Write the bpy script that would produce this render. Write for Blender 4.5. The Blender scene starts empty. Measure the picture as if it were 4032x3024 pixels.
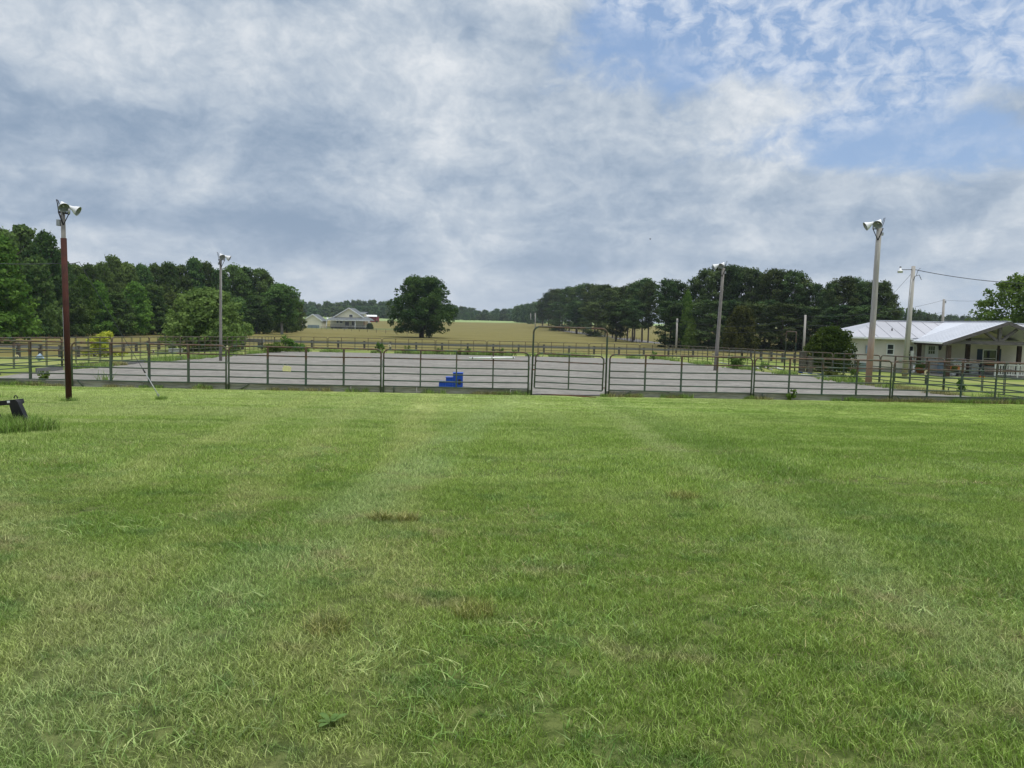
import bpy, math, random
import numpy as np
from mathutils import Vector, Matrix, Euler
random.seed(7); rng = np.random.default_rng(11)
SC = bpy.context.scene; COL = SC.collection
PI = math.pi; R = math.radians

# ------------------------------------------------------------------ camera
FPX, CX, CY, CAMZ = 3000.0, 2016.0, 1512.0, 1.6
PITCH = math.atan(250/FPX); ROLL = R(1.35)
cam = bpy.data.cameras.new('camera'); cam.sensor_width = 36; cam.lens = FPX/4032*36
cam.clip_end = 6000; cam.clip_start = .05
camo = bpy.data.objects.new('camera', cam); COL.objects.link(camo); SC.camera = camo
FW = Vector((0, math.cos(PITCH), -math.sin(PITCH))); UP0 = Vector((0, math.sin(PITCH), math.cos(PITCH)))
RT = Vector((1,0,0))*math.cos(ROLL) + UP0*math.sin(ROLL)
UPV = UP0*math.cos(ROLL) - Vector((1,0,0))*math.sin(ROLL)
camo.matrix_world = Matrix(((RT.x,UPV.x,-FW.x,0),(RT.y,UPV.y,-FW.y,0),(RT.z,UPV.z,-FW.z,CAMZ),(0,0,0,1)))

DENOISE = True
# ------------------------------------------------------------------ node helpers
def N(nt, t, **kw):
    n = nt.nodes.new(t)
    for k, v in kw.items():
        if k.startswith('_'): setattr(n, k[1:], v)
        elif k.startswith('i'):
            n.inputs[int(k[1:])].default_value = v
    return n
def L(nt, a, b): nt.links.new(a, b)
def mth(nt, op, a, b=None, c=None, clamp=False):
    n = nt.nodes.new('ShaderNodeMath'); n.operation = op; n.use_clamp = clamp
    for i, v in enumerate((a, b, c)):
        if v is None: continue
        if isinstance(v, (int, float)): n.inputs[i].default_value = v
        else: nt.links.new(v, n.inputs[i])
    return n.outputs[0]
def mixc(nt, f, a, b, blend='MIX'):
    n = nt.nodes.new('ShaderNodeMix'); n.data_type = 'RGBA'; n.blend_type = blend
    for i, v in ((0, f), (6, a), (7, b)):
        if isinstance(v, (int, float)): n.inputs[i].default_value = v
        elif isinstance(v, (tuple, list)): n.inputs[i].default_value = (*v[:3], 1)
        else: nt.links.new(v, n.inputs[i])
    return n.outputs[2]
def ss(nt, v, a, b, lo=0., hi=1.):
    n = nt.nodes.new('ShaderNodeMapRange'); n.interpolation_type = 'SMOOTHSTEP'
    nt.links.new(v, n.inputs[0]); n.inputs[1].default_value = a; n.inputs[2].default_value = b
    n.inputs[3].default_value = lo; n.inputs[4].default_value = hi
    return n.outputs[0]
def noise(nt, vec, scale, detail=3, rough=.55, dist=0., dim='3D'):
    n = nt.nodes.new('ShaderNodeTexNoise'); n.noise_dimensions = dim
    n.inputs['Scale'].default_value = scale; n.inputs['Detail'].default_value = detail
    n.inputs['Roughness'].default_value = rough; n.inputs['Distortion'].default_value = dist
    if vec is not None: nt.links.new(vec, n.inputs['Vector'])
    return n.outputs[0]
def vscale(nt, vec, s):
    n = nt.nodes.new('ShaderNodeMapping'); n.inputs['Scale'].default_value = s
    nt.links.new(vec, n.inputs['Vector']); return n.outputs[0]

# ------------------------------------------------------------------ world
SUN_EL, SUN_AZ = 68, 110          # azimuth clockwise from +Y: high on the right, veiled by cloud
w = bpy.data.worlds.new('World'); SC.world = w; w.use_nodes = True
nt = w.node_tree; nt.nodes.clear()
out = nt.nodes.new('ShaderNodeOutputWorld'); bg = nt.nodes.new('ShaderNodeBackground')
sky = nt.nodes.new('ShaderNodeTexSky'); sky.sky_type = 'NISHITA'; sky.sun_disc = False
sky.sun_elevation = R(SUN_EL); sky.sun_rotation = R(SUN_AZ)
sky.air_density = 1.0; sky.dust_density = .6; sky.ozone_density = 1.5
tc = nt.nodes.new('ShaderNodeTexCoord'); sep = nt.nodes.new('ShaderNodeSeparateXYZ')
L(nt, tc.outputs['Generated'], sep.inputs[0]); X_, Y_, Z_ = sep.outputs
az = mth(nt, 'ARCTAN2', X_, Y_); el = mth(nt, 'ARCSINE', Z_)
zz = mth(nt, 'ADD', mth(nt, 'MAXIMUM', Z_, 0.0), .10)
pv = nt.nodes.new('ShaderNodeCombineXYZ')
L(nt, mth(nt, 'DIVIDE', X_, zz), pv.inputs[0]); L(nt, mth(nt, 'DIVIDE', Y_, zz), pv.inputs[1]); pv.inputs[2].default_value = 3.7
P = pv.outputs[0]
def lobe(px, py, sx, sy):
    a0 = math.atan((px-CX)/FPX); e0 = (1262+(px-CX)*.0236-py)/FPX*math.cos(a0)
    a = mth(nt, 'MULTIPLY', mth(nt, 'SUBTRACT', az, a0), FPX/sx)
    e = mth(nt, 'MULTIPLY', mth(nt, 'SUBTRACT', el, e0), FPX/sy)
    r2 = mth(nt, 'ADD', mth(nt, 'MULTIPLY', a, a), mth(nt, 'MULTIPLY', e, e))
    return mth(nt, 'EXPONENT', mth(nt, 'MULTIPLY', r2, -1.0))
def addup(base, items):
    s = base
    for wgt, l in items: s = mth(nt, 'MULTIPLY_ADD', l, wgt, s)
    return s
ae = nt.nodes.new('ShaderNodeCombineXYZ'); L(nt, az, ae.inputs[0])
L(nt, mth(nt, 'MULTIPLY', mth(nt, 'POWER', mth(nt, 'MAXIMUM', mth(nt, 'ADD', el, .03), .001), .72), 1.5), ae.inputs[1]); ae.inputs[2].default_value = .4
AE = ae.outputs[0]
def warp(v, sc, amt, det=4):
    n = nt.nodes.new('ShaderNodeTexNoise'); n.noise_dimensions = '2D'; n.inputs['Scale'].default_value = sc; n.inputs['Detail'].default_value = det; L(nt, v, n.inputs['Vector'])
    m = nt.nodes.new('ShaderNodeVectorMath'); m.operation = 'MULTIPLY_ADD'; L(nt, n.outputs['Color'], m.inputs[0]); m.inputs[1].default_value = (amt,)*3; L(nt, v, m.inputs[2]); return m.outputs[0]
def puff(v, sc, det=3., rough=.5, smooth=.6):
    n = nt.nodes.new('ShaderNodeTexVoronoi'); n.voronoi_dimensions = '2D'; n.feature = 'F1'; n.normalize = True; n.inputs['Scale'].default_value = sc; n.inputs['Detail'].default_value = det; n.inputs['Roughness'].default_value = rough
    L(nt, v, n.inputs['Vector']); return mth(nt, 'SUBTRACT', 1.0, n.outputs['Distance'])
WA = warp(AE, 7, .10); WB = warp(AE, 22, .035, 5)
n2 = noise(nt, AE, 3.2, 7, .60, .0, '2D')
n3 = noise(nt, WB, 30.0, 5, .60, .0, '2D')
n4 = noise(nt, WA, 7.0, 10, .64, .0, '2D'); n5 = noise(nt, WB, 26.0, 6, .66, .0, '2D')
pf = puff(WB, 9.0, 2, .6)
pf2 = puff(WB, 21.0, 2, .6)
# coverage: 1 = cloud, 0 = open blue
cov = addup(mth(nt, 'ADD', mth(nt, 'MULTIPLY', n2, .8), mth(nt, 'ADD', mth(nt, 'MULTIPLY', n4, .7), mth(nt, 'MULTIPLY', pf, .35))),
            [(-.40, lobe(3300, 300, 760, 300)), (-.52, lobe(3650, 580, 650, 150)), (-.14, lobe(2350, 290, 300, 110)), (-.16, lobe(2650, 150, 300, 150)),
             (.45, lobe(3980, 450, 300, 95)), (.30, lobe(2880, 450, 360, 90)), (.28, lobe(3300, 850, 1100, 190)), (.35, lobe(500, 300, 1500, 500)), (.25, lobe(2700, 250, 250, 60)),
             (.30, lobe(1500, 850, 1700, 350)), (.2, lobe(2300, 600, 600, 200))])
covm = ss(nt, cov, .76, 1.06)
# small broken altocumulus cells in the open part
cells = mth(nt, 'MULTIPLY', mth(nt, 'MULTIPLY_ADD', n3, 1/.30, -.38/.30, clamp=True), ss(nt, addup(n2, [(.38, lobe(2950, 130, 560, 250)), (.38, lobe(3750, 130, 520, 210)), (.24, lobe(2450, 80, 420, 160)), (-.1, lobe(3650, 570, 700, 170)), (.22, lobe(3250, 400, 500, 120))]), .48, .80))
# brightness of the cloud
bri = addup(mth(nt, 'ADD', mth(nt, 'ADD', mth(nt, 'MULTIPLY', n4, .90), mth(nt, 'MULTIPLY', n2, .50)), mth(nt, 'ADD', mth(nt, 'MULTIPLY', n5, .26), mth(nt, 'MULTIPLY', mth(nt, 'ADD', pf, pf2), .22))),
            [(-.25, lobe(300, 500, 850, 150)), (.10, lobe(250, 700, 500, 40)), (-.34, lobe(850, 880, 900, 75)), (-.24, lobe(1950, 200, 430, 110)), (-.14, lobe(1050, 60, 300, 90)),
             (-.09, lobe(700, 700, 1300, 300)), (.16, lobe(2050, 40, 700, 80)), (.08, lobe(900, 210, 800, 90)), (.09, lobe(1900, 880, 700, 110)), (.12, lobe(150, 230, 500, 90)),
             (-.14, lobe(3200, 850, 900, 160)), (-.20, lobe(4000, 480, 300, 140)), (.12, lobe(2900, 430, 120, 60)), (.12, lobe(3200, 960, 400, 40)),
             (-.12, lobe(2000, 1040, 1300, 40)), (.03, lobe(2600, 600, 800, 180))])
bm = ss(nt, bri, .62, 1.58)
ramp = nt.nodes.new('ShaderNodeValToRGB'); cr = ramp.color_ramp
cr.elements[0].position = 0; cr.elements[0].color = (.255, .345, .475, 1)
cr.elements[1].position = 1; cr.elements[1].color = (.86, .885, .91, 1)
for p_, c_ in ((.28, (.385, .470, .585)), (.55, (.535, .605, .69))):
    e_ = cr.elements.new(p_); e_.color = (*c_, 1)
L(nt, bm, ramp.inputs[0])
skyc = mixc(nt, 1.0, sky.outputs[0], (.115, .105, .100), 'MULTIPLY')
skyc = mixc(nt, .60, skyc, (.33, .50, .80))
opn = mixc(nt, mth(nt, 'MULTIPLY', cells, .85), skyc, (.68, .75, .86))
allc = mixc(nt, covm, opn, ramp.outputs[0])
# pale band over the horizon
hz = mth(nt, 'EXPONENT', mth(nt, 'MULTIPLY', mth(nt, 'MAXIMUM', el, 0.0), -17.0))
allc = mixc(nt, mth(nt, 'MULTIPLY', hz, .90), allc, (.52, .595, .69))
# unseen overhead cloud, brightened and whitened to add neutral light on the ground
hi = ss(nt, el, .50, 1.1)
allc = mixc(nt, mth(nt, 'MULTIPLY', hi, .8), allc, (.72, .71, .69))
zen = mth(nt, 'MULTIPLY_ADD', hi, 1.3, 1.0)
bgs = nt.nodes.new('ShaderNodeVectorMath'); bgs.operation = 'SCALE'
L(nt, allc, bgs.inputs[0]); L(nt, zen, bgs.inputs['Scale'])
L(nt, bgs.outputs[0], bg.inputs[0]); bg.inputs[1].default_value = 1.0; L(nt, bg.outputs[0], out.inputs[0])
w.cycles.sampling_method = 'MANUAL'; w.cycles.sample_map_resolution = 512

sl = bpy.data.lights.new('sun', 'SUN'); sl.energy = 2.0; sl.angle = R(24); sl.color = (1, .965, .90)
so = bpy.data.objects.new('sun', sl); COL.objects.link(so)
a_ = R(SUN_AZ); sd = Vector((math.sin(a_)*math.cos(R(SUN_EL)), math.cos(a_)*math.cos(R(SUN_EL)), math.sin(R(SUN_EL))))
so.rotation_euler = sd.to_track_quat('Z', 'Y').to_euler()
SC.view_settings.view_transform = 'Standard'; SC.view_settings.look = 'None'
SC.view_settings.exposure = 0.0; SC.view_settings.gamma = 1; SC.view_settings.use_curve_mapping = False
SC.cycles.use_denoising = DENOISE
SC.cycles.max_bounces = 6; SC.cycles.diffuse_bounces = 3; SC.cycles.transmission_bounces = 3; SC.cycles.glossy_bounces = 2
SC.cycles.volume_bounces = 0; SC.cycles.transparent_max_bounces = 4; SC.cycles.caustics_reflective = False; SC.cycles.caustics_refractive = False

# ------------------------------------------------------------------ terrain height and pixel lookup
BY = [-200, 0, 3, 25.5, 77, 110, 150, 200, 330, 450, 560, 700, 2600]
BZ = [1.0, 0, -.02, -.92, -1.95, -2.2, -2.15, -2.3, -2.9, -.9, .7, 1.5, 3.0]
LOBES = [(-36, 64, 9, 14, -.55), (-71, 330, 60, 70, -.8), (16, 380, 50, 90, .9), (30, 160, 25, 35, -.3)]
def gz(x, y):
    z = np.interp(y, BY, BZ)
    for (lx, ly, sx, sy, a) in LOBES: z = z + a*np.exp(-((x-lx)/sx)**2-((y-ly)/sy)**2)
    return z + .035*np.sin(x*.21+1)*np.sin(y*.17)*np.clip((26-y)/8, 0, 1)
def ray(px, py): return FW + RT*((px-CX)/FPX) + UPV*((CY-py)/FPX)
def W(px, py, Y):
    d = ray(px, py); k = Y/d.y
    return Vector((d.x*k, Y, CAMZ+d.z*k))
def G(px, py):                       # the ground point seen at a pixel
    d = ray(px, py); k = 1.0; st = .25
    while k < 1500:
        if CAMZ+d.z*k <= gz(d.x*k, d.y*k): break
        k += st; st = max(.25, k*.01)
    return Vector((d.x*k, d.y*k, float(gz(d.x*k, d.y*k))))
def on(x, y, dz=0): return Vector((x, y, float(gz(x, y))+dz))
def GX(px, Y):                       # ground point at depth Y under pixel column px
    p = W(px, 1330, Y); return on(p.x, Y)

# ------------------------------------------------------------------ materials
MATS = {}
def mat(name, c1, c2=None, scale=4., rough=.8, bump=0., detail=5, spec=.3, metal=0., coord='Object', stretch=None, extra=None, bscale=None):
    if name in MATS: return MATS[name]
    m = bpy.data.materials.new(name); m.use_nodes = True; nt = m.node_tree
    b = nt.nodes['Principled BSDF']; b.inputs['Roughness'].default_value = rough; b.inputs['Metallic'].default_value = metal
    b.inputs['Specular IOR Level'].default_value = spec
    tc = nt.nodes.new('ShaderNodeTexCoord'); v = tc.outputs[coord]
    if stretch: v = vscale(nt, v, stretch)
    n = noise(nt, v, scale, detail, .6)
    if c2 is None: c2 = tuple(x*.75 for x in c1)
    col = mixc(nt, ss(nt, n, .32, .68), c1, c2)
    if extra: col = extra(nt, tc, col)
    oi = nt.nodes.new('ShaderNodeObjectInfo')
    hs = nt.nodes.new('ShaderNodeHueSaturation'); L(nt, col, hs.inputs['Color'])
    L(nt, mth(nt, 'MULTIPLY_ADD', oi.outputs['Random'], .16, .92), hs.inputs['Value'])
    L(nt, hs.outputs[0], b.inputs['Base Color'])
    if bump:
        bp = nt.nodes.new('ShaderNodeBump'); bp.inputs['Strength'].default_value = bump; bp.inputs['Distance'].default_value = .02
        L(nt, noise(nt, v, bscale or scale*3, 4, .6), bp.inputs['Height']); L(nt, bp.outputs[0], b.inputs['Normal'])
    MATS[name] = m; return m
def rust_by_height(z0, z1, amount=1.0):
    def f(nt, tc, col):
        s = nt.nodes.new('ShaderNodeSeparateXYZ'); L(nt, tc.outputs['Object'], s.inputs[0])
        n = noise(nt, tc.outputs['Object'], 3.2, 6, .65)
        h = ss(nt, s.outputs[2], z0, z1, -.22, .26*amount)
        k = ss(nt, mth(nt, 'ADD', n, h), .60, .78)
        return mixc(nt, k, col, mixc(nt, ss(nt, noise(nt, tc.outputs['Object'], 12, 4), .35, .65), (.085, .042, .028), (.12, .085, .055)))
    return f
M = {}
M['panel'] = mat('panel_paint', (.052, .088, .064), (.075, .090, .062), 3, .6, .15, extra=rust_by_height(.2, 1.45))
M['panel_far'] = mat('old_panel_paint', (.085, .098, .066), (.11, .10, .066), 3, .7, .1, extra=rust_by_height(.2, 1.5, .8))
M['pipe'] = mat('pipe_paint', (.04, .07, .052), (.065, .072, .055), 2.5, .55, .1, extra=rust_by_height(1.2, 2.3))
M['rust'] = mat('rusty_steel', (.066, .019, .012), (.042, .015, .011), 5, .8, .3)
M['rusty'] = mat('rust_brown', (.16, .07, .04), (.09, .05, .03), 8, .85, .3)
M['zinc'] = mat('zinc_steel', (.42, .43, .43), (.30, .31, .32), 6, .5, .1, metal=.4)
M['darksteel'] = mat('dark_steel', (.018, .018, .022), (.03, .028, .03), 6, .5, .1)
M['lampwhite'] = mat('lamp_white', (.78, .79, .80), (.68, .69, .70), 3, .45)
M['lampin'] = mat('lamp_reflector', (.26, .28, .24), (.36, .38, .33), 5, .35)
M['polegrey'] = mat('weathered_pole_wood', (.29, .27, .24), (.17, .16, .15), 6, .9, .5, stretch=(6, 6, .6))
def _sepz(nt, tc):
    s = nt.nodes.new('ShaderNodeSeparateXYZ'); L(nt, tc.outputs['Object'], s.inputs[0]); return s.outputs[2]
def _stain(lo, hi, c2, amt=.8):
    def f(nt, tc, col):
        z = mth(nt, 'ADD', _sepz(nt, tc), mth(nt, 'MULTIPLY', noise(nt, tc.outputs['Object'], 2.5, 4), 1.2))
        return mixc(nt, ss(nt, z, lo, hi, amt, 0.), col, c2)
    return f
M['polepale'] = mat('pale_pole_wood', (.43, .41, .375), (.30, .285, .26), 5, .9, .4, stretch=(6, 6, .35), extra=_stain(1.8, 4.0, (.36, .22, .12)))
M['polepale2'] = mat('pale_service_pole', (.43, .41, .38), (.34, .32, .29), 5, .9, .4, stretch=(6, 6, .35), extra=_stain(.6, 1.8, (.36, .26, .19), .6))
M['board'] = mat('weathered_board', (.33, .315, .29), (.18, .17, .15), 4, .95, .5, stretch=(.5, 4, 6))
M['boardfence'] = mat('grey_fence_board', (.18, .18, .185), (.12, .12, .125), 4, .95, .4, stretch=(.5, 4, 6))
M['brownpost'] = mat('brown_post', (.075, .05, .036), (.045, .03, .024), 4, .9, .3)
M['tie'] = mat('old_tie_wood', (.11, .10, .085), (.06, .052, .045), 5, .95, .5, stretch=(5, 5, .6))
M['blue'] = mat('blue_plastic', (.012, .075, .40), (.010, .06, .33), 3, .4)
M['cream'] = mat('cream_sign', (.70, .64, .36), (.62, .56, .31), 4, .6)
M['white'] = mat('white_plastic', (.80, .81, .82), (.72, .73, .74), 3, .45)
M['dirtywhite'] = mat('dirty_white_pole', (.66, .67, .66), (.45, .45, .42), 4, .6)
M['black'] = mat('black_paint', (.012, .012, .014), (.02, .018, .018), 5, .42, .1)
M['letter'] = mat('black_letter', (.02, .02, .02), (.03, .03, .03), 5, .6)
M['siding'] = mat('vinyl_siding', (.65, .605, .53), (.58, .54, .47), 1.5, .6)
M['trim'] = mat('white_trim', (.78, .79, .78), (.70, .71, .70), 2, .5)
M['roof'] = mat('white_metal_roof', (.58, .60, .645), (.52, .54, .585), .35, .38, spec=.5)
M['roofold'] = mat('dull_metal_roof', (.33, .335, .365), (.40, .405, .44), .3, .45, spec=.5)
M['timber'] = mat('grey_timber', (.145, .13, .13), (.085, .078, .078), 3, .9, .3, stretch=(1, 5, 5))
M['shutter'] = mat('navy_shutter', (.022, .045, .075), (.03, .05, .08), 4, .6)
M['glass'] = mat('window_glass', (.02, .024, .032), (.035, .04, .05), 1.2, .08, spec=.6)
M['conc'] = mat('porch_concrete', (.34, .32, .29), (.27, .25, .23), 2, .9, .2)
M['terra'] = mat('terracotta', (.36, .13, .05), (.28, .10, .04), 4, .8)
M['orange'] = mat('orange_plastic', (.60, .20, .05), (.5, .16, .04), 4, .6)
M['stainless'] = mat('stainless', (.48, .48, .49), (.38, .38, .4), 3, .35, metal=.5)
M['paleblue'] = mat('pale_blue_plastic', (.32, .42, .52), (.27, .36, .46), 3, .6)
M['bluegrey'] = mat('blue_grey_steel', (.22, .28, .29), (.17, .22, .23), 3, .6)
M['yellow'] = mat('yellow_guard', (.62, .50, .12), (.5, .4, .1), 3, .5)
M['yellowsiding'] = mat('pale_yellow_siding', (.74, .70, .53), (.70, .66, .49), .8, .7)
M['shingle'] = mat('grey_shingle', (.14, .155, .165), (.10, .115, .12), 2, .9)
M['barnred'] = mat('barn_red', (.20, .028, .032), (.16, .02, .026), 2, .7)
M['cable'] = mat('cable_black', (.03, .035, .045), (.04, .045, .055), 2, .6)
M['bark'] = mat('bark', (.10, .085, .065), (.055, .045, .036), 3, .95, .5, stretch=(3, 3, .6))
M['palebark'] = mat('pale_bark', (.24, .23, .20), (.15, .14, .12), 3, .95, .5, stretch=(3, 3, .6))
M['flagred'] = mat('flag_cloth', (.5, .14, .15), (.6, .5, .5), 3, .8)

def leafmat(name, dark, light, trans=.30, hue=.0):
    m = bpy.data.materials.new(name); m.use_nodes = True; nt = m.node_tree; nt.nodes.clear()
    o = nt.nodes.new('ShaderNodeOutputMaterial'); d = nt.nodes.new('ShaderNodeBsdfDiffuse'); t = nt.nodes.new('ShaderNodeBsdfTranslucent')
    at = nt.nodes.new('ShaderNodeAttribute'); at.attribute_name = 'tint'
    oi = nt.nodes.new('ShaderNodeObjectInfo')
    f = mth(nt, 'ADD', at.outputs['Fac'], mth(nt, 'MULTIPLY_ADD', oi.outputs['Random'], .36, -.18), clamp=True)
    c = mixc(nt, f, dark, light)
    hv = nt.nodes.new('ShaderNodeHueSaturation'); L(nt, c, hv.inputs['Color']); rn = mth(nt, 'FRACT', mth(nt, 'MULTIPLY', oi.outputs['Random'], 7.31))
    L(nt, mth(nt, 'MULTIPLY_ADD', rn, .05, .472), hv.inputs['Hue']); L(nt, mth(nt, 'MULTIPLY_ADD', mth(nt, 'FRACT', mth(nt, 'MULTIPLY', oi.outputs['Random'], 3.7)), .55, .75), hv.inputs['Value']); c = hv.outputs[0]
    L(nt, c, d.inputs[0]); L(nt, mixc(nt, .35, c, (light[0]*1.3, light[1]*1.35, light[2]*.7)), t.inputs[0])
    mx = nt.nodes.new('ShaderNodeMixShader'); mx.inputs[0].default_value = trans
    L(nt, d.outputs[0], mx.inputs[1]); L(nt, t.outputs[0], mx.inputs[2]); L(nt, mx.outputs[0], o.inputs[0])
    return m
M['leaf_wood'] = leafmat('leaf_wood', (.026, .060, .020), (.135, .205, .058))
M['leaf_wood_light'] = leafmat('leaf_wood_light', (.045, .100, .018), (.18, .28, .055))
M['leaf_pine'] = leafmat('leaf_pine', (.026, .052, .022), (.100, .145, .050), .15)
M['leaf_oak'] = leafmat('leaf_oak', (.028, .064, .020), (.105, .170, .046), .22)
M['leaf_cedar'] = leafmat('leaf_cedar', (.035, .050, .014), (.085, .095, .024), .15)
M['leaf_bush'] = leafmat('leaf_bush', (.044, .100, .028), (.155, .255, .075))
M['leaf_shrub'] = leafmat('leaf_shrub', (.026, .062, .014), (.08, .135, .028))
M['leaf_lime'] = leafmat('leaf_lime', (.26, .36, .05), (.55, .66, .10))
M['leaf_right'] = leafmat('leaf_right', (.05, .10, .02), (.17, .25, .05))
M['leaf_weed'] = leafmat('leaf_weed', (.05, .10, .02), (.13, .21, .045))
M['leaf_hill'] = leafmat('leaf_hill', (.045, .085, .040), (.11, .17, .065))

# ------------------------------------------------------------------ mesh helpers
class MB:
    def __init__(s): s.v = []; s.f = []; s.sm = []
    def box(s, x0, x1, y0, y1, z0, z1):
        n = len(s.v)
        s.v += [(x0,y0,z0),(x1,y0,z0),(x1,y1,z0),(x0,y1,z0),(x0,y0,z1),(x1,y0,z1),(x1,y1,z1),(x0,y1,z1)]
        for q in ((0,3,2,1),(4,5,6,7),(0,1,5,4),(1,2,6,5),(2,3,7,6),(3,0,4,7)): s.f.append(tuple(n+i for i in q)); s.sm.append(False)
        return s
    def beam(s, a, b, wd, ht, up=(0,0,1)):          # rectangular bar between two points
        a = Vector(a); b = Vector(b); d = (b-a).normalized(); sd = d.cross(Vector(up))
        if sd.length < 1e-4: sd = Vector((1,0,0))
        sd.normalize(); u = sd.cross(d); n = len(s.v)
        for p in (a, b):
            for (i, j) in ((-1,-1),(1,-1),(1,1),(-1,1)): s.v.append(tuple(p+sd*(i*wd/2)+u*(j*ht/2)))
        for q in ((0,1,2,3),(7,6,5,4),(0,4,5,1),(1,5,6,2),(2,6,7,3),(3,7,4,0)): s.f.append(tuple(n+i for i in q)); s.sm.append(False)
        return s
    def tube(s, pts, r, seg=8, cap=True):
        pts = [Vector(p) for p in pts]; rs = r if isinstance(r, (list, tuple)) else [r]*len(pts); n0 = len(s.v)
        ref = None
        for i, p in enumerate(pts):
            d = (pts[min(i+1, len(pts)-1)]-pts[max(i-1, 0)]).normalized()
            if ref is None:
                ref = Vector((0,0,1)) if abs(d.z) < .9 else Vector((1,0,0))
            a = d.cross(ref).normalized(); b = a.cross(d).normalized(); ref = b
            for k in range(seg):
                t = 2*PI*k/seg; s.v.append(tuple(p+a*(math.cos(t)*rs[i])+b*(math.sin(t)*rs[i])))
        for i in range(len(pts)-1):
            for k in range(seg):
                a = n0+i*seg+k; b = n0+i*seg+(k+1) % seg
                s.f.append((a, b, b+seg, a+seg)); s.sm.append(True)
        if cap:
            s.f.append(tuple(n0+k for k in range(seg))[::-1]); s.sm.append(False)
            s.f.append(tuple(n0+(len(pts)-1)*seg+k for k in range(seg))); s.sm.append(False)
        return s
    def lathe(s, c, axis, prof, seg=16):             # prof: (distance along axis, radius)
        c = Vector(c); ax = Vector(axis).normalized(); a = ax.cross(Vector((.3,.9,.2))).normalized(); b = ax.cross(a); n0 = len(s.v)
        for (h, r) in prof:
            for k in range(seg):
                t = 2*PI*k/seg; s.v.append(tuple(c+ax*h+a*(math.cos(t)*r)+b*(math.sin(t)*r)))
        for i in range(len(prof)-1):
            for k in range(seg):
                p = n0+i*seg+k; q = n0+i*seg+(k+1) % seg
                s.f.append((p, q, q+seg, p+seg)); s.sm.append(True)
        return s
    def poly(s, pts):
        n = len(s.v); s.v += [tuple(p) for p in pts]; s.f.append(tuple(range(n, n+len(pts)))); s.sm.append(False); return s
    def slab(s, pts, th):                            # extruded polygon, thickness downward
        n = len(s.v); k = len(pts); s.v += [tuple(p) for p in pts]+[(p[0], p[1], p[2]-th) for p in pts]
        s.f.append(tuple(range(n, n+k))); s.f.append(tuple(range(n+2*k-1, n+k-1, -1))); s.sm += [False]*2
        for i in range(k):
            j = (i+1) % k; s.f.append((n+i, n+k+i, n+k+j, n+j)); s.sm.append(False)
        return s
    def prism(s, pts, off):                          # extruded polygon along a vector
        off = Vector(off); n = len(s.v); k = len(pts); s.v += [tuple(p) for p in pts]+[tuple(Vector(p)+off) for p in pts]
        s.f.append(tuple(range(n, n+k))[::-1]); s.f.append(tuple(range(n+k, n+2*k))); s.sm += [False]*2
        for i in range(k):
            j = (i+1) % k; s.f.append((n+i, n+j, n+k+j, n+k+i)); s.sm.append(False)
        return s
    def mesh(s, name, m):
        me = bpy.data.meshes.new(name); me.from_pydata(s.v, [], s.f); me.materials.append(m)
        me.polygons.foreach_set('use_smooth', s.sm); me.update(); return me
    def build(s, name, m, parent=None, loc=None):
        return link(name, s.mesh(name, m), parent, loc)
def link(name, me, parent=None, loc=None):
    o = bpy.data.objects.new(name, me); COL.objects.link(o)
    if parent: o.parent = parent
    if loc is not None: o.location = loc
    return o
def tag(o, label=None, cat=None, group=None, kind=None):
    if label: o['label'] = label
    if cat: o['category'] = cat
    if group: o['group'] = group
    if kind: o['kind'] = kind
    return o
def thing(name, label, cat, loc=(0,0,0), rz=0, group=None):
    o = bpy.data.objects.new(name, None); COL.objects.link(o); o.location = loc; o.rotation_euler = (0, 0, rz)
    o.empty_display_size = .2
    return tag(o, label, cat, group)

# ------------------------------------------------------------------ ground sheets
def axis_vals(lo, hi, near, step, g):
    v = [0.0]; st = step
    while v[-1] < hi: v.append(v[-1]+st); st = step if v[-1] < near else st*g
    u = [0.0]; st = step
    while u[-1] > lo: u.append(u[-1]-st); st = step if u[-1] > -near else st*g
    return np.array(sorted(set(u+v)))
def grid_mesh(name, xs, ys, m, dz=0.0, zf=None):
    X, Y = np.meshgrid(xs, ys); Z = gz(X, Y)+dz
    if zf is not None: Z = Z+zf(X, Y)
    v = np.stack([X, Y, Z], -1).reshape(-1, 3); nx, ny = len(xs), len(ys)
    i = np.arange((ny-1)*(nx-1)); r = i//(nx-1); c = i % (nx-1); a = r*nx+c
    f = np.stack([a, a+1, a+nx+1, a+nx], -1)
    me = bpy.data.meshes.new(name); me.vertices.add(len(v)); me.vertices.foreach_set('co', v.ravel())
    me.loops.add(f.size); me.loops.foreach_set('vertex_index', f.ravel().astype(np.int32))
    me.polygons.add(len(f)); me.polygons.foreach_set('loop_start', np.arange(0, f.size, 4, dtype=np.int32))
    me.polygons.foreach_set('use_smooth', np.ones(len(f), dtype=bool))
    me.materials.append(m); me.update(calc_edges=True); return me

TRACKS = [(G(1660, 1640), G(1590, 1850), .6, .7, (.44, .48, .18)), (G(1350, 1640), G(1100, 1850), .45, .5, (.42, .46, .17)), (G(1150, 1600), G(700, 1800), .45, .5, (.42, .46, .17)), (G(2750, 1850), G(3950, 2650), .42, .70, (.36, .43, .17)), (G(1560, 1900), G(860, 2450), .60, .75, (.33, .44, .17)), (G(560, 2900), G(60, 2150), .5, .6, (.38, .42, .17)), (G(2900, 1800), G(3900, 2250), .7, .5, (.10, .20, .03))]
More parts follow.
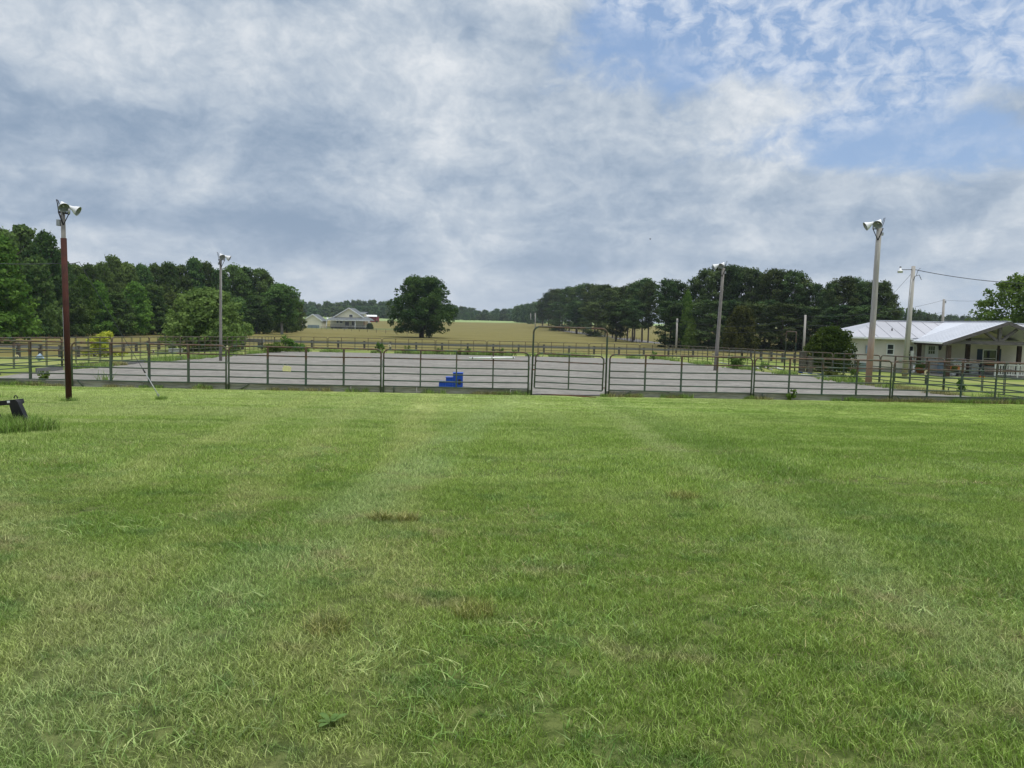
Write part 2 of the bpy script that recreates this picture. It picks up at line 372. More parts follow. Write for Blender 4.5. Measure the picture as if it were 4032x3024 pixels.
# shared tint of the mown lawn (used by the soil sheet and by the blades)
def lawn_tint(nt, pos):
    big = noise(nt, vscale(nt, pos, (.10, .16, 0)), 1, 4, .55, .4)
    mid = noise(nt, vscale(nt, pos, (.55, .75, 0)), 1, 4, .6)
    fine = noise(nt, vscale(nt, pos, (3.2, 4.2, 0)), 1, 3, .6)
    strk = noise(nt, vscale(nt, pos, (.10, 1.3, 0)), 1, 3, .5)       # mower passes along the fence
    s = nt.nodes.new('ShaderNodeSeparateXYZ'); L(nt, pos, s.inputs[0])
    c = mixc(nt, ss(nt, big, .38, .62), (.180, .296, .042), (.270, .380, .076))
    c = mixc(nt, mth(nt, 'MULTIPLY', ss(nt, mid, .47, .62), .75), c, (.330, .430, .120))
    mid2 = noise(nt, vscale(nt, pos, (.42, .9, 0)), 1.7, 4, .6)
    c = mixc(nt, mth(nt, 'MULTIPLY', ss(nt, mid2, .52, .66), .65), c, (.120, .220, .026))
    c = mixc(nt, mth(nt, 'MULTIPLY', ss(nt, fine, .50, .72), .5), c, (.105, .190, .022))
    # worn wheel tracks crossing the lawn
    def track(ax, ay, bx, by, wd, amt, cc, c):
        l_ = math.hypot(bx-ax, by-ay); nx, ny = (by-ay)/l_, -(bx-ax)/l_
        d = mth(nt, 'ADD', mth(nt, 'MULTIPLY', mth(nt, 'SUBTRACT', s.outputs[0], ax), nx), mth(nt, 'MULTIPLY', mth(nt, 'SUBTRACT', s.outputs[1], ay), ny))
        d = mth(nt, 'ADD', d, mth(nt, 'MULTIPLY_ADD', big, .9, -.45))
        k = ss(nt, mth(nt, 'ABSOLUTE', d), wd, wd*.25); k = mth(nt, 'MULTIPLY', k, ss(nt, mid, .30, .60, .25, 1.0))
        return mixc(nt, mth(nt, 'MULTIPLY', k, amt), c, cc)
    for (q1, q2, wd, amt, cc) in TRACKS: c = track(q1[0], q1[1], q2[0], q2[1], wd, amt, cc, c)
    # paler clippings near the fence and to the left
    far = ss(nt, mth(nt, 'ADD', s.outputs[1], mth(nt, 'MULTIPLY', s.outputs[0], -.60)), 9, 24)
    strv = noise(nt, vscale(nt, pos, (1.0, .05, 0)), 1, 3, .5)
    kv = mth(nt, 'MULTIPLY', mth(nt, 'MULTIPLY', ss(nt, s.outputs[1], 10, 20), ss(nt, s.outputs[0], 6, 2)), ss(nt, strv, .46, .58))
    c = mixc(nt, mth(nt, 'MULTIPLY', kv, .35), c, (.33, .43, .16))
    k = mth(nt, 'MULTIPLY', far, ss(nt, strk, .30, .56))
    c = mixc(nt, mth(nt, 'MULTIPLY', k, .60), c, (.42, .47, .20))
    # straw patches
    st = noise(nt, vscale(nt, pos, (.9, 1.2, 0)), 1.3, 5, .65)
    nearm = ss(nt, s.outputs[1], 13, 5)
    c = mixc(nt, mth(nt, 'MULTIPLY', mth(nt, 'MULTIPLY', ss(nt, st, .55, .68), nearm), .65), c, (.380, .330, .175))
    bl = noise(nt, vscale(nt, pos, (.8, 1.1, 0)), 1.9, 4, .6)
    c = mixc(nt, mth(nt, 'MULTIPLY', mth(nt, 'MULTIPLY', ss(nt, bl, .54, .66), nearm), .55), c, (.110, .230, .060))
    return c, s
def blade_mat(name, tintmix, own, trans=.35):
    m = bpy.data.materials.new(name); m.use_nodes = True; nt = m.node_tree; nt.nodes.clear()
    o = nt.nodes.new('ShaderNodeOutputMaterial'); d = nt.nodes.new('ShaderNodeBsdfDiffuse'); t = nt.nodes.new('ShaderNodeBsdfTranslucent')
    g = nt.nodes.new('ShaderNodeNewGeometry'); c, s = lawn_tint(nt, g.outputs['Position'])
    at = nt.nodes.new('ShaderNodeAttribute'); at.attribute_name = 'tint'
    c = mixc(nt, tintmix, c, own)
    c = mixc(nt, mth(nt, 'MULTIPLY', ss(nt, at.outputs['Fac'], .86, .97), .5), c, (.34, .31, .17))
    hs = nt.nodes.new('ShaderNodeHueSaturation'); L(nt, c, hs.inputs['Color'])
    L(nt, mth(nt, 'MULTIPLY_ADD', mth(nt, 'POWER', at.outputs['Fac'], 1.4), 1.65, .52), hs.inputs['Value'])
    L(nt, hs.outputs[0], d.inputs[0]); L(nt, mixc(nt, .3, hs.outputs[0], (.24, .34, .03)), t.inputs[0])
    mx = nt.nodes.new('ShaderNodeMixShader'); mx.inputs[0].default_value = trans
    gl = nt.nodes.new('ShaderNodeBsdfGlossy'); gl.inputs['Roughness'].default_value = .45; gl.inputs[0].default_value = (.8, .8, .7, 1)
    mx2 = nt.nodes.new('ShaderNodeMixShader'); mx2.inputs[0].default_value = .035
    L(nt, d.outputs[0], mx.inputs[1]); L(nt, t.outputs[0], mx.inputs[2]); L(nt, mx.outputs[0], mx2.inputs[1]); L(nt, gl.outputs[0], mx2.inputs[2]); L(nt, mx2.outputs[0], o.inputs[0])
    return m
def ground_mat():
    m = bpy.data.materials.new('ground_soil'); m.use_nodes = True; nt = m.node_tree; b = nt.nodes['Principled BSDF']
    b.inputs['Roughness'].default_value = .95; b.inputs['Specular IOR Level'].default_value = .1
    g = nt.nodes.new('ShaderNodeNewGeometry'); pos = g.outputs['Position']
    c, s = lawn_tint(nt, pos); x, y = s.outputs[0], s.outputs[1]
    # soil between the blades close to the camera
    soil = mixc(nt, ss(nt, noise(nt, pos, 9, 6, .7), .42, .58), (.035, .045, .015), (.11, .125, .045))
    c = mixc(nt, ss(nt, y, 24, 9, 0, .85), c, soil)
    # paddock between arena and board fence, then the tan field
    g1 = noise(nt, vscale(nt, pos, (.06, .20, 0)), 1, 5, .6); g2 = noise(nt, vscale(nt, pos, (.5, 1.2, 0)), 1, 5, .65)
    pad = mixc(nt, ss(nt, g1, .4, .62), (.18, .235, .055), (.27, .29, .10)); pad = mixc(nt, mth(nt, 'MULTIPLY', ss(nt, g2, .5, .7), .5), pad, (.10, .14, .035))
    c = mixc(nt, ss(nt, y, 27, 30), c, pad)
    tan_ = mixc(nt, ss(nt, g1, .38, .62), (.150, .134, .042), (.192, .170, .060)); tan_ = mixc(nt, mth(nt, 'MULTIPLY', ss(nt, g2, .46, .68), .55), tan_, (.098, .098, .028))
    tan_ = mixc(nt, mth(nt, 'MULTIPLY', ss(nt, noise(nt, vscale(nt, pos, (.9, .5, 0)), 1, 4, .7), .5, .7), .35), tan_, (.235, .20, .085))
    # distance outside the board fence on the three sides
    dl = mth(nt, 'SUBTRACT', -30.6, mth(nt, 'ADD', x, mth(nt, 'MULTIPLY', y, .075)))
    df = mth(nt, 'SUBTRACT', mth(nt, 'SUBTRACT', y, mth(nt, 'MULTIPLY', x, .075)), 86.5)
    dr = mth(nt, 'SUBTRACT', mth(nt, 'ADD', x, mth(nt, 'MULTIPLY', y, .08)), 34.0)
    dr = mth(nt, 'MINIMUM', dr, mth(nt, 'MULTIPLY', mth(nt, 'SUBTRACT', y, 66), .3))
    dd = mth(nt, 'MAXIMUM', mth(nt, 'MAXIMUM', dl, df), dr)
    dd = mth(nt, 'ADD', dd, mth(nt, 'MULTIPLY_ADD', g2, 5, -2.5))
    c = mixc(nt, ss(nt, dd, -1.5, 2.0), c, tan_)
    # green strips: house lawn and the far hay meadow
    hl = mth(nt, 'ADD', mth(nt, 'POWER', mth(nt, 'ABSOLUTE', mth(nt, 'MULTIPLY', mth(nt, 'ADD', x, 74), 1/42)), 2), mth(nt, 'POWER', mth(nt, 'ABSOLUTE', mth(nt, 'MULTIPLY', mth(nt, 'SUBTRACT', y, 328), 1/15)), 2))
    c = mixc(nt, ss(nt, hl, 1.25, .8), c, (.13, .165, .06))
    fm = mth(nt, 'ADD', y, mth(nt, 'MULTIPLY_ADD', g1, 16, mth(nt, 'MULTIPLY', x, -.3)))
    c = mixc(nt, ss(nt, fm, 505, 512), c, mixc(nt, ss(nt, g1, .35, .65), (.22, .31, .12), (.27, .34, .15)))
    # grassy verge under the row of pines
    L(nt, c, b.inputs['Base Color'])
    bp = nt.nodes.new('ShaderNodeBump'); bp.inputs['Strength'].default_value = .7; bp.inputs['Distance'].default_value = .08
    L(nt, noise(nt, vscale(nt, pos, (6, 6, 1)), 1, 6, .7), bp.inputs['Height']); L(nt, bp.outputs[0], b.inputs['Normal'])
    return m
M['ground'] = ground_mat()
xs = axis_vals(-2400, 2400, 48, 1.0, 1.10); ys = axis_vals(-60, 3000, 95, 1.0, 1.07)
tag(link('ground', grid_mesh('ground', xs, ys, M['ground'])), kind='structure')

# ------------------------------------------------------------------ lines of the fences (fitted to the photograph)
def hit_near(px, py=1545):
    d = ray(px, py); k = 25.8/(d.y-.072*d.x); return d.x*k, d.y*k
def hit_side(px, a, b, py=1380):
    d = ray(px, py); k = a/(d.x-b*d.y); return d.x*k, d.y*k
def hit_far(px, py=1385):
    d = ray(px, py); k = 75.5/(d.y-.075*d.x); return d.x*k, d.y*k
LA, LB, RA, RB = -18.2, -.067, 22.0, -.085

# gravel arena sheet, its edge eaten by grass
def arena_mat():
    m = bpy.data.materials.new('arena_gravel'); m.use_nodes = True; nt = m.node_tree; b = nt.nodes['Principled BSDF']
    b.inputs['Roughness'].default_value = .95; b.inputs['Specular IOR Level'].default_value = .15
    g = nt.nodes.new('ShaderNodeNewGeometry'); pos = g.outputs['Position']
    a = noise(nt, vscale(nt, pos, (.28, .36, 0)), 1, 6, .68); f = noise(nt, vscale(nt, pos, (1.1, 1.5, 0)), 1.6, 7, .78); ff = noise(nt, pos, 14, 4, .7)
    c = mixc(nt, ss(nt, a, .36, .64), (.205, .196, .176), (.262, .251, .227))
    c = mixc(nt, mth(nt, 'MULTIPLY', ss(nt, f, .48, .62), .85), c, (.130, .124, .115))
    c = mixc(nt, mth(nt, 'MULTIPLY', ss(nt, f, .46, .34), .45), c, (.35, .34, .32))
    c = mixc(nt, mth(nt, 'MULTIPLY', ss(nt, ff, .55, .70), .5), c, (.15, .148, .145))
    L(nt, c, b.inputs['Base Color'])
    bp = nt.nodes.new('ShaderNodeBump'); bp.inputs['Strength'].default_value = .8; bp.inputs['Distance'].default_value = .05
    L(nt, noise(nt, vscale(nt, pos, (3, 6, 1)), 1, 7, .75), bp.inputs['Height']); L(nt, bp.outputs[0], b.inputs['Normal'])
    return m
M['arena'] = arena_mat()
NU, NV = 90, 120
v = []; f = []
for j in range(NV+1):
    for i in range(NU+1):
        s_ = i/NU; t_ = j/NV
        yn = 25.92; yf = 75.4
        def edge(a, b, t):
            y = yn+(yf-yn)*t; return a+b*y, y
        xl, yl = edge(LA, LB, t_); xr, yr = edge(RA, RB, t_)
        wob = .35*math.sin(t_*31)+.25*math.sin(t_*77+2)+.2*random.random()
        xl += .75+wob*.5; xr -= 1.0+wob*.7
        x = xl+(xr-xl)*s_; y = yn+(yf-yn)*t_ + .0725*x + (-(.9+.4*math.sin(s_*40)+.3*math.sin(s_*93)) if j == NV else 0)
        if j == 0: y += 0
        v.append((x, y, float(gz(x, y))+.03))
for j in range(NV):
    for i in range(NU):
        a = j*(NU+1)+i; f.append((a, a+1, a+NU+2, a+NU+1))
me = bpy.data.meshes.new('arena_surface'); me.from_pydata(v, [], f); me.materials.append(M['arena']); me.update()
me.polygons.foreach_set('use_smooth', [True]*len(f))
tag(link('arena_surface', me), kind='structure')

# ------------------------------------------------------------------ corral panels
RAILS = [1.165, .885, .65, .42, .22]
def make_panel(p0, p1, label, group, m, stiles=3, sw=.05, top=1.45, z0=None, name='corral_panel', feet=True, latch=True, rr=.024):
    x0, y0 = p0; x1, y1 = p1; za = float(gz(x0, y0)); zb = float(gz(x1, y1))
    wd = math.hypot(x1-x0, y1-y0); t = thing(name, label, 'corral panel', (x0, y0, za), 0, group)
    t.rotation_euler = Euler((random.uniform(-.008, .008), -math.atan2(zb-za, wd), math.atan2(y1-y0, x1-x0)))
    e = .045; a = e; b = wd-e; rc = .16; pts = [(a, 0, -.02), (a, 0, top-rc)]
    for k in range(1, 6):
        th = PI-k*PI/10; pts.append((a+rc+rc*math.cos(th), 0, top-rc+rc*math.sin(th)))
    for k in range(0, 6):
        th = PI/2-k*PI/10; pts.append((b-rc+rc*math.cos(th), 0, top-rc+rc*math.sin(th)))
    pts.append((b, 0, -.02))
    # small sag of the tubes so that nothing is ruler straight
    sag = random.uniform(.004, .016)
    MB().tube(pts, rr*1.15, 8).build('frame', m, t)
    for zr in RAILS:
        dz = random.uniform(-.006, .006)
        MB().tube([(a+.02, 0, zr+dz), (a+(b-a)*.5, 0, zr+dz-sag), (b-.02, 0, zr-dz)], rr*.92, 8).build('rail', m, t)
    for k in range(1, stiles+1):
        x = a+(b-a)*k/(stiles+1)+random.uniform(-.02, .02)
        MB().box(x-sw/2, x+sw/2, -.030, -.020, RAILS[-1]-.015, top).box(x-sw/2, x+sw/2, .020, .030, RAILS[-1]-.015, top).build('stile', m, t)
    if feet:
        MB().tube([(a+.35+random.uniform(-.2, .5), 0, .2), (a+.35, .01, 0)], rr, 6).build('leg', m, t)
    if latch:
        for zc in (1.05, .38):
            MB().box(b+.005, b+.075, -.012, .012, zc, zc+.02).box(b+.005, b+.075, -.012, .012, zc-.13, zc-.11).tube([(b+.045, 0, zc-.20), (b+.045, 0, zc+.09)], .008, 6).build('latch', M['zinc'], t)
    return t
joints = [hit_near(x) for x in (280, 896, 1504, 2084)]
A0 = hit_near(280); dx, dy = joints[1][0]-joints[0][0], joints[1][1]-joints[0][1]
Lp = (joints[0][0]-dx, joints[0][1]-dy)
NG = 'corral panels of the near fence'
make_panel(Lp, joints[0], 'near green corral panel behind the rusty red lamp post, cut by the left edge', NG, M['panel'], sw=.07)
make_panel(joints[0], joints[1], 'near green corral panel right of the rusty red post, crossed by the guy wire', NG, M['panel'], sw=.07)
make_panel(joints[1], joints[2], 'near green corral panel carrying the blank cream sign', NG, M['panel'], sw=.062)
make_panel(joints[2], joints[3], 'near green corral panel with a white pipe tied on, left of the gate', NG, M['panel'], sw=.045)
jr = [hit_near(x) for x in (2392, 2962, 3509, 4055)]
make_panel(jr[0], jr[1], 'near green corral panel just right of the tall gate frame', NG, M['panel'], sw=.05)
make_panel(jr[1], jr[2], 'near green corral panel below the walk-through arch, second right of the gate', NG, M['panel'], sw=.042)
make_panel(jr[2], jr[3], 'rightmost near green corral panel, in front of the porch', NG, M['panel'], sw=.036)
# left side fence
ORD = ['first', 'second', 'third', 'fourth', 'fifth', 'sixth', 'seventh', 'eighth', 'ninth', 'tenth', 'eleventh', 'twelfth']
lj = [Lp]+[hit_side(x, LA, LB) for x in (-24, 243, 440, 587, 709, 806, 894, 965, 1032)]+[(-23.1, 73.8)]
for i in range(len(lj)-1):
    make_panel(lj[i], lj[i+1], '%s green corral panel of the left side fence, counted from the near corner' % ORD[i], 'corral panels of the left side fence', M['panel_far'] if i > 1 else M['panel'], sw=.05, latch=i < 5)
fx = [1077, 1290, 1504, 1714, 1916, 2119, 2318, 2518, 2619]
fj = [(-23.1, 73.8)]+[hit_far(x) for x in fx[1:]]
for i in range(len(fj)-1):
    make_panel(fj[i], fj[i+1], '%s corral panel from the left along the far fence' % ORD[i], 'corral panels of the far fence', M['panel_far'], stiles=3 if i < 7 else 1, latch=False, rr=.023)
rx = [2619, 2650, 2712, 2787, 2872, 2973, 3092]
rj = [hit_side(x, RA, RB) for x in rx]; rj[0] = fj[-1]
for i in range(len(rj)-1):
    make_panel(rj[i], rj[i+1], '%s corral panel of the right side fence, counted from the far corner' % ORD[i], 'corral panels of the right side fence', M['panel_far'], latch=i > 3, stiles=3 if i else 1)
rx2 = [3133, 3283, 3470, 3726]
rk = [hit_side(x, RA, RB) for x in rx2]+[jr[3]]
RL = ['right side corral panel between the small arch and the leaning yellow guard', 'right side corral panel in front of the pale lamp pole', 'right side corral panel in front of the service pole and porch door', 'nearest right side corral panel, with rusty top rail, in front of the porch window']
for i in range(len(rk)-1):
    make_panel(rk[i], rk[i+1], RL[i], 'corral panels of the right side fence', M['panel_far'] if i < 1 else M['panel'], sw=.06)

# tall gate frame and the gate
gl = hit_near(2092); gr = hit_near(2384); gzv = float(gz(*gl)); gw = math.hypot(gr[0]-gl[0], gr[1]-gl[1])
t = thing('gate_arch', 'tall rusty green pipe frame standing over the arena gate', 'gate frame', (gl[0], gl[1], gzv), math.atan2(gr[1]-gl[1], gr[0]-gl[0]))
hh = 2.34; rc = .2; pts = [(0, 0, -.05), (.03, 0, hh-rc)]
for k in range(1, 7):
    th = PI-k*PI/12; pts.append((.03+rc+rc*math.cos(th), 0, hh-rc+rc*math.sin(th)))
for k in range(0, 7):
    th = PI/2-k*PI/12; pts.append((gw-.0-rc+rc*math.cos(th), 0, hh-rc-.02+rc*math.sin(th)))
pts.append((gw, 0, -.05)); MB().tube(pts, .031, 10).build('arch_tube', M['pipe'], t)
MB().box(.03, .10, -.02, .02, 1.02, 1.05).box(.03, .12, -.025, .025, .86, .90).tube([(.10, 0, .86), (.12, 0, 1.12), (.16, 0, 1.16)], .008, 6).build('latch', M['rusty'], t)
MB().box(gw-.12, gw, -.015, .015, 1.13, 1.16).box(gw-.12, gw, -.015, .015, .28, .31).build('hinge', M['rusty'], t)
t = thing('gate', 'green six-rail arena gate hanging closed inside the tall pipe frame', 'gate', (gl[0]+.075, gl[1]+.005, gzv), math.atan2(gr[1]-gl[1], gr[0]-gl[0]))
wg = gw-.17; zt = 1.44; rc = .16; pts = [(.02, 0, .27), (.045, 0, zt-rc)]
for k in range(1, 6):
    th = PI-k*PI/10; pts.append((.045+rc+rc*math.cos(th), 0, zt-rc+rc*math.sin(th)))
for k in range(0, 6):
    th = PI/2-k*PI/10; pts.append((wg-rc+rc*math.cos(th), 0, zt-rc-.06+rc*math.sin(th)))
pts.append((wg-.02, 0, .20)); MB().tube(pts, .026, 8).build('frame', M['panel'], t)
for z in (1.17, .90, .67, .455, .25):
    MB().tube([(.03, 0, z+.01), (wg-.02, 0, z-.055)], .021, 8).build('rail', M['panel'], t)
MB().box(wg/2-.02, wg/2+.02, -.03, -.02, .21, zt-.03).box(wg/2-.02, wg/2+.02, .02, .03, .21, zt-.03).build('stile', M['panel'], t)

# small walk-through arch in the right fence
a_, b_ = rj[-1], rk[0]
za = float(gz(*a_)); t = thing('walk_through_arch', 'narrow tall green pipe arch over the walk-through in the right fence', 'gate frame', (a_[0], a_[1], za), math.atan2(b_[1]-a_[1], b_[0]-a_[0]))
wa = math.hypot(b_[0]-a_[0], b_[1]-a_[1]); rc = .13; hh = 2.72; pts = [(.03, 0, 0), (.03, 0, hh-rc)]
for k in range(1, 5):
    th = PI-k*PI/8; pts.append((.03+rc+rc*math.cos(th), 0, hh-rc+rc*math.sin(th)))
for k in range(0, 5):
    th = PI/2-k*PI/8; pts.append((wa-.03-rc+rc*math.cos(th), 0, hh-rc+rc*math.sin(th)))
pts.append((wa-.03, 0, 0)); MB().tube(pts, .034, 8).build('arch_tube', M['pipe'], t)
for z in (1.45, 1.165, .885, .65, .42, .22): MB().tube([(.06, 0, z), (wa-.06, 0, z)], .02, 6).build('rail', M['panel'], t)

# weathered boards lying on edge along the foot of the near fence
def board_run(px0, px1, lab):
    a = hit_near(px0); b = hit_near(px1); za = float(gz(*a)); wd = math.hypot(b[0]-a[0], b[1]-a[1])
    o = MB().box(0.01, wd-.01, -.025, .025, -.05, .185+random.uniform(-.01, .012)).build('kick_board', M['board'])
    o.location = (a[0]-.004, a[1]+.075, za); o.rotation_euler = (random.uniform(-.03, .03), 0, math.atan2(b[1]-a[1], b[0]-a[0])); o.data.name = 'kick_board'
    tag(o, lab, 'board', 'kick boards at the foot of the near fence')
BR = [(-330, 60, 'left of the lamp post'), (60, 560, 'behind the rusty red lamp post'), (560, 890, 'where the guy wire crosses'), (890, 1380, 'under the cream sign'), (1380, 1640, 'under the panel joint left of the blue steps'), (1640, 2010, 'in front of the blue steps'), (2010, 2092, 'butting against the gate frame'),
      (2388, 2640, 'just right of the gate'), (2640, 2960, 'second right of the gate'), (2960, 3320, 'third right of the gate'), (3320, 3640, 'near the pale lamp pole'), (3640, 4060, 'at the right edge')]
for a, b, l in BR: board_run(a, b, 'weathered kick board at the fence foot, '+l)
p0 = G(2130, 1556); p1 = G(2345, 1567)
tag(MB().tube([p0+Vector((0,0,.02)), (p0+p1)/2+Vector((0,0,.035)), p1+Vector((0,0,.02))], .022, 6).build('ground_bar', M['rusty']), 'rusty bar lying on the ground below the gate', 'metal bar')

for k_, (qa, qb) in enumerate(((140, 245), (480, 575), (645, 722), (728, 818))):
    a = hit_side(qa, LA+.45, LB); b = hit_side(qb, LA+.45, LB); za = float(gz(*a)); zb = float(gz(*b)); wd = math.hypot(b[0]-a[0], b[1]-a[1])
    o = MB().box(0, wd, -.03, .03, -.03, .20).build('kick_board', M['boardfence']); o.location = (a[0], a[1], za); o.rotation_euler = (0, -math.atan2(zb-za, wd), math.atan2(b[1]-a[1], b[0]-a[0]))
    tag(o, ('nearest', 'second', 'third', 'farthest')[k_]+' pale edging board along the left gravel edge', 'board', 'edging boards along the left gravel edge')
# ------------------------------------------------------------------ board fence round the paddock
def board_fence_run(p0, p1, n, lab, skip=()):
    x0, y0 = p0; x1, y1 = p1; t = thing('board_fence', lab, 'fence', on(x0, y0))
    o = Vector(t.location); last = None
    for i in range(n+1):
        k = i/n; p = on(x0+(x1-x0)*k, y0+(y1-y0)*k)-o; h = .98+random.uniform(-.06, .05)
        MB().box(p.x-.10, p.x+.10, p.y-.10, p.y+.10, p.z-.1, p.z+h).build('post', M['tie'], t)
        if last is not None and i not in skip:
            d = random.uniform(-.03, .03)
            MB().beam(last+Vector((0, -.13, .76)), p+Vector((0, -.13, .76+d)), .035, .20).build('board', M['boardfence'], t)
        last = p
    return t
bl = (LA-11.8-.075*44, 44); bc = (-30-.075*85, 85.0-.075*36.4*0)
bc = (-36.4, 83.0); brc = (26.3, 87.5)
board_fence_run((-33.0, 41), bc, 15, 'low grey board fence running back along the left paddock')
board_fence_run(bc, brc, 22, 'low grey board fence across the paddock beyond the far corral panels')
board_fence_run(brc, (27.6, 68), 7, 'low board fence on the right of the paddock beside the cedar')
for (px, py, h, r_, lab) in ((3157, 1462, 1.45, .17, 'thick old tie post beside the small arch'), (3184, 1463, 1.1, .14, 'shorter thick tie post right of the small arch'), (3236, 1455, 1.2, .13, 'old tie post by the dark round shrub')):
    p = G(px, py+8); tag(MB().box(-r_, r_, -r_, r_, -.1, h).build('tie_post', M['tie'], None, p), lab, 'post')

# ------------------------------------------------------------------ things in and on the arena
# blue mounting steps
def mount_steps():
    x0, y0 = hit_near(1775); p = G(1775, 1524); Y = 28.6
    a = W(1728, 1524, Y); b = W(1821, 1524, Y); z = float(gz(a.x, Y))+.03; wd = b.x-a.x
    t = thing('mounting_steps', 'bright blue plastic three-step mounting block in the arena', 'mounting block', (a.x, Y, z), .03)
    k = wd/3.55; d = .45
    MB().box(0, 1.02*k, 0, d, 0, .17).build('step', M['blue'], t)
    MB().box(1.02*k+.004, 2.08*k, 0, d, 0, .345).build('step', M['blue'], t)
    MB().box(2.08*k+.004, wd, 0, d, 0, .52).build('step', M['blue'], t)
    for x_, z_, w_ in ((0, .17, 1.02*k), (1.02*k, .345, 1.06*k), (2.08*k, .52, wd-2.08*k)):
        MB().box(x_-.012, x_+w_+.012, -.02, d+.02, z_+.001, z_+.022).build('tread', M['blue'], t)
    MB().box(wd-.17, wd-.07, -.008, -.003, .10, .30).build('handhold', M['darksteel'], t)
mount_steps()
# white pipe tied to the rail
h0 = hit_near(1848); h1 = hit_near(2026); pa = W(1848, 1410, h0[1]-.075); pb = W(2026, 1408, h1[1]-.075)
d_ = (pb-pa); t = thing('white_pipe', 'white plastic pipe strapped along the second rail left of the gate', 'pipe', pa)
MB().tube([(0,0,0), d_], .030, 12).build('tube', M['white'], t)
for k in (.07, .5, .97): MB().tube([d_*k-d_.normalized()*.012, d_*k+d_.normalized()*.012], .036, 10).build('strap', M['black'], t)
# cream sign
pa = W(1112, 1439, 25.05); 
t = thing('sign_plate', 'blank cream plate wired between the rails of the near fence', 'sign', pa)
wds = .30; hs_ = .185
MB().prism([(.01, 0, -hs_), (wds-.02, 0, -hs_-.008), (wds, 0, -.06), (wds-.06, 0, -.018), (.05, 0, 0), (.018, 0, -.03), (0, 0, -.15)], (0, .006, 0)).build('plate', M['cream'], t)
for x_ in (.02, .15): MB().tube([(x_, -.01, .01), (x_+.01, 0, .05)], .005, 5).build('wire_tie', M['zinc'], t)
# small ties and feed-bag twine left on the rails are omitted; dressage letters
def marker(px, py, Y, ch, wd, ht, lab, rz=0, arch=True):
    p = W(px, py, Y); t = thing('letter_marker', lab, 'letter sign', p, rz, 'dressage letter markers on the arena fence')
    n = 6; pts = [(-wd/2, 0, -ht/2), (wd/2, 0, -ht/2), (wd/2, 0, ht/2-wd*.3)]
    pts += [(wd/2*math.cos(k*PI/n), 0, ht/2-wd*.3+wd*.3*math.sin(k*PI/n)) for k in range(1, n)]
    pts += [(-wd/2, 0, ht/2-wd*.3)]
    MB().prism(pts, (0, .012, 0)).build('plate', M['cream'], t)
    cu = bpy.data.curves.new('letter', 'FONT'); cu.body = ch; cu.size = ht*.62; cu.align_x = 'CENTER'; cu.align_y = 'CENTER'; cu.extrude = .002; cu.offset = .006
    to = bpy.data.objects.new('letter_source', cu); me = bpy.data.meshes.new_from_object(to); bpy.data.objects.remove(to); me.materials.clear(); me.materials.append(M['letter'])
    o = link('letter', me, t); o.location = (0, -.006, -ht*.04); o.rotation_euler = (PI/2, 0, 0)
sl_ = math.atan(.067)+PI/2
marker(66, 1408, 33.0, 'K', .16, .26, 'cream letter K plate on the left side fence, nearest the camera', .5)
marker(604, 1384, 45.0, 'E', .15, .30, 'narrow cream letter E plate on the left side fence', 1.0)
marker(895, 1368, 59.0, 'H', .17, .30, 'narrow pale letter H plate on the left fence near the far corner', 1.0)
marker(1534, 1361, 74.3, 'C', .32, .26, 'cream letter C plate on the far fence', 0)
marker(2808, 1397, 60.5, 'M', .17, .26, 'narrow cream letter M plate on the right fence near the grey lamp pole', -1.0)
marker(3113, 1423, 48.3, 'B', .16, .28, 'narrow cream letter B plate by the small arch', -.9)
marker(3650, 1467, 34.2, 'F', .20, .22, 'cream letter F plate on the nearest right side panel', -.5)
# jump poles along the right fence
def jp(x0, y0, x1, y1, lab, m='dirtywhite', r=.05):
    a = G(x0, y0); b = G(x1, y1)
    u = Vector((0, 0, r+.03)); t = thing('jump_pole', lab, 'jump pole', a+u, 0, 'jump poles lying by the right fence')
    d = b-a; n = 5
    for i in range(n):
        MB().tube([d*(i/n), d*((i+1)/n)], r, 8).build('band', M[m] if i % 2 == 0 else M['white'], t)
jp(2825, 1432, 2895, 1441, 'farthest white jump pole on the gravel beside the grey lamp pole')
jp(2925, 1442, 2985, 1455, 'short white jump pole left of the small arch')
jp(2965, 1452, 3000, 1458, 'stubby white jump pole lying near the fence joint')
jp(3000, 1447, 3040, 1460, 'white jump pole with a dark end beside the brown weeds')
jp(3022, 1443, 3088, 1461, 'long white jump pole at the foot of the small arch')
jp(3145, 1470, 3240, 1480, 'white jump pole with a blue band, nearest the pale lamp pole', 'blue')
jp(3155, 1481, 3262, 1492, 'nearest white jump pole on the gravel edge')
# dark low rail stand at the far side
p = G(1958, 1397); t = thing('low_rail_stand', 'low dark rail on two legs at the far edge of the arena', 'stand', p, .07)
MB().box(-.62, .62, -.05, .05, .42, .50).build('rail', M['darksteel'], t)
for x_ in (-.3, .2): MB().box(x_-.03, x_+.03, -.15, .15, 0, .42).build('leg', M['darksteel'], t)
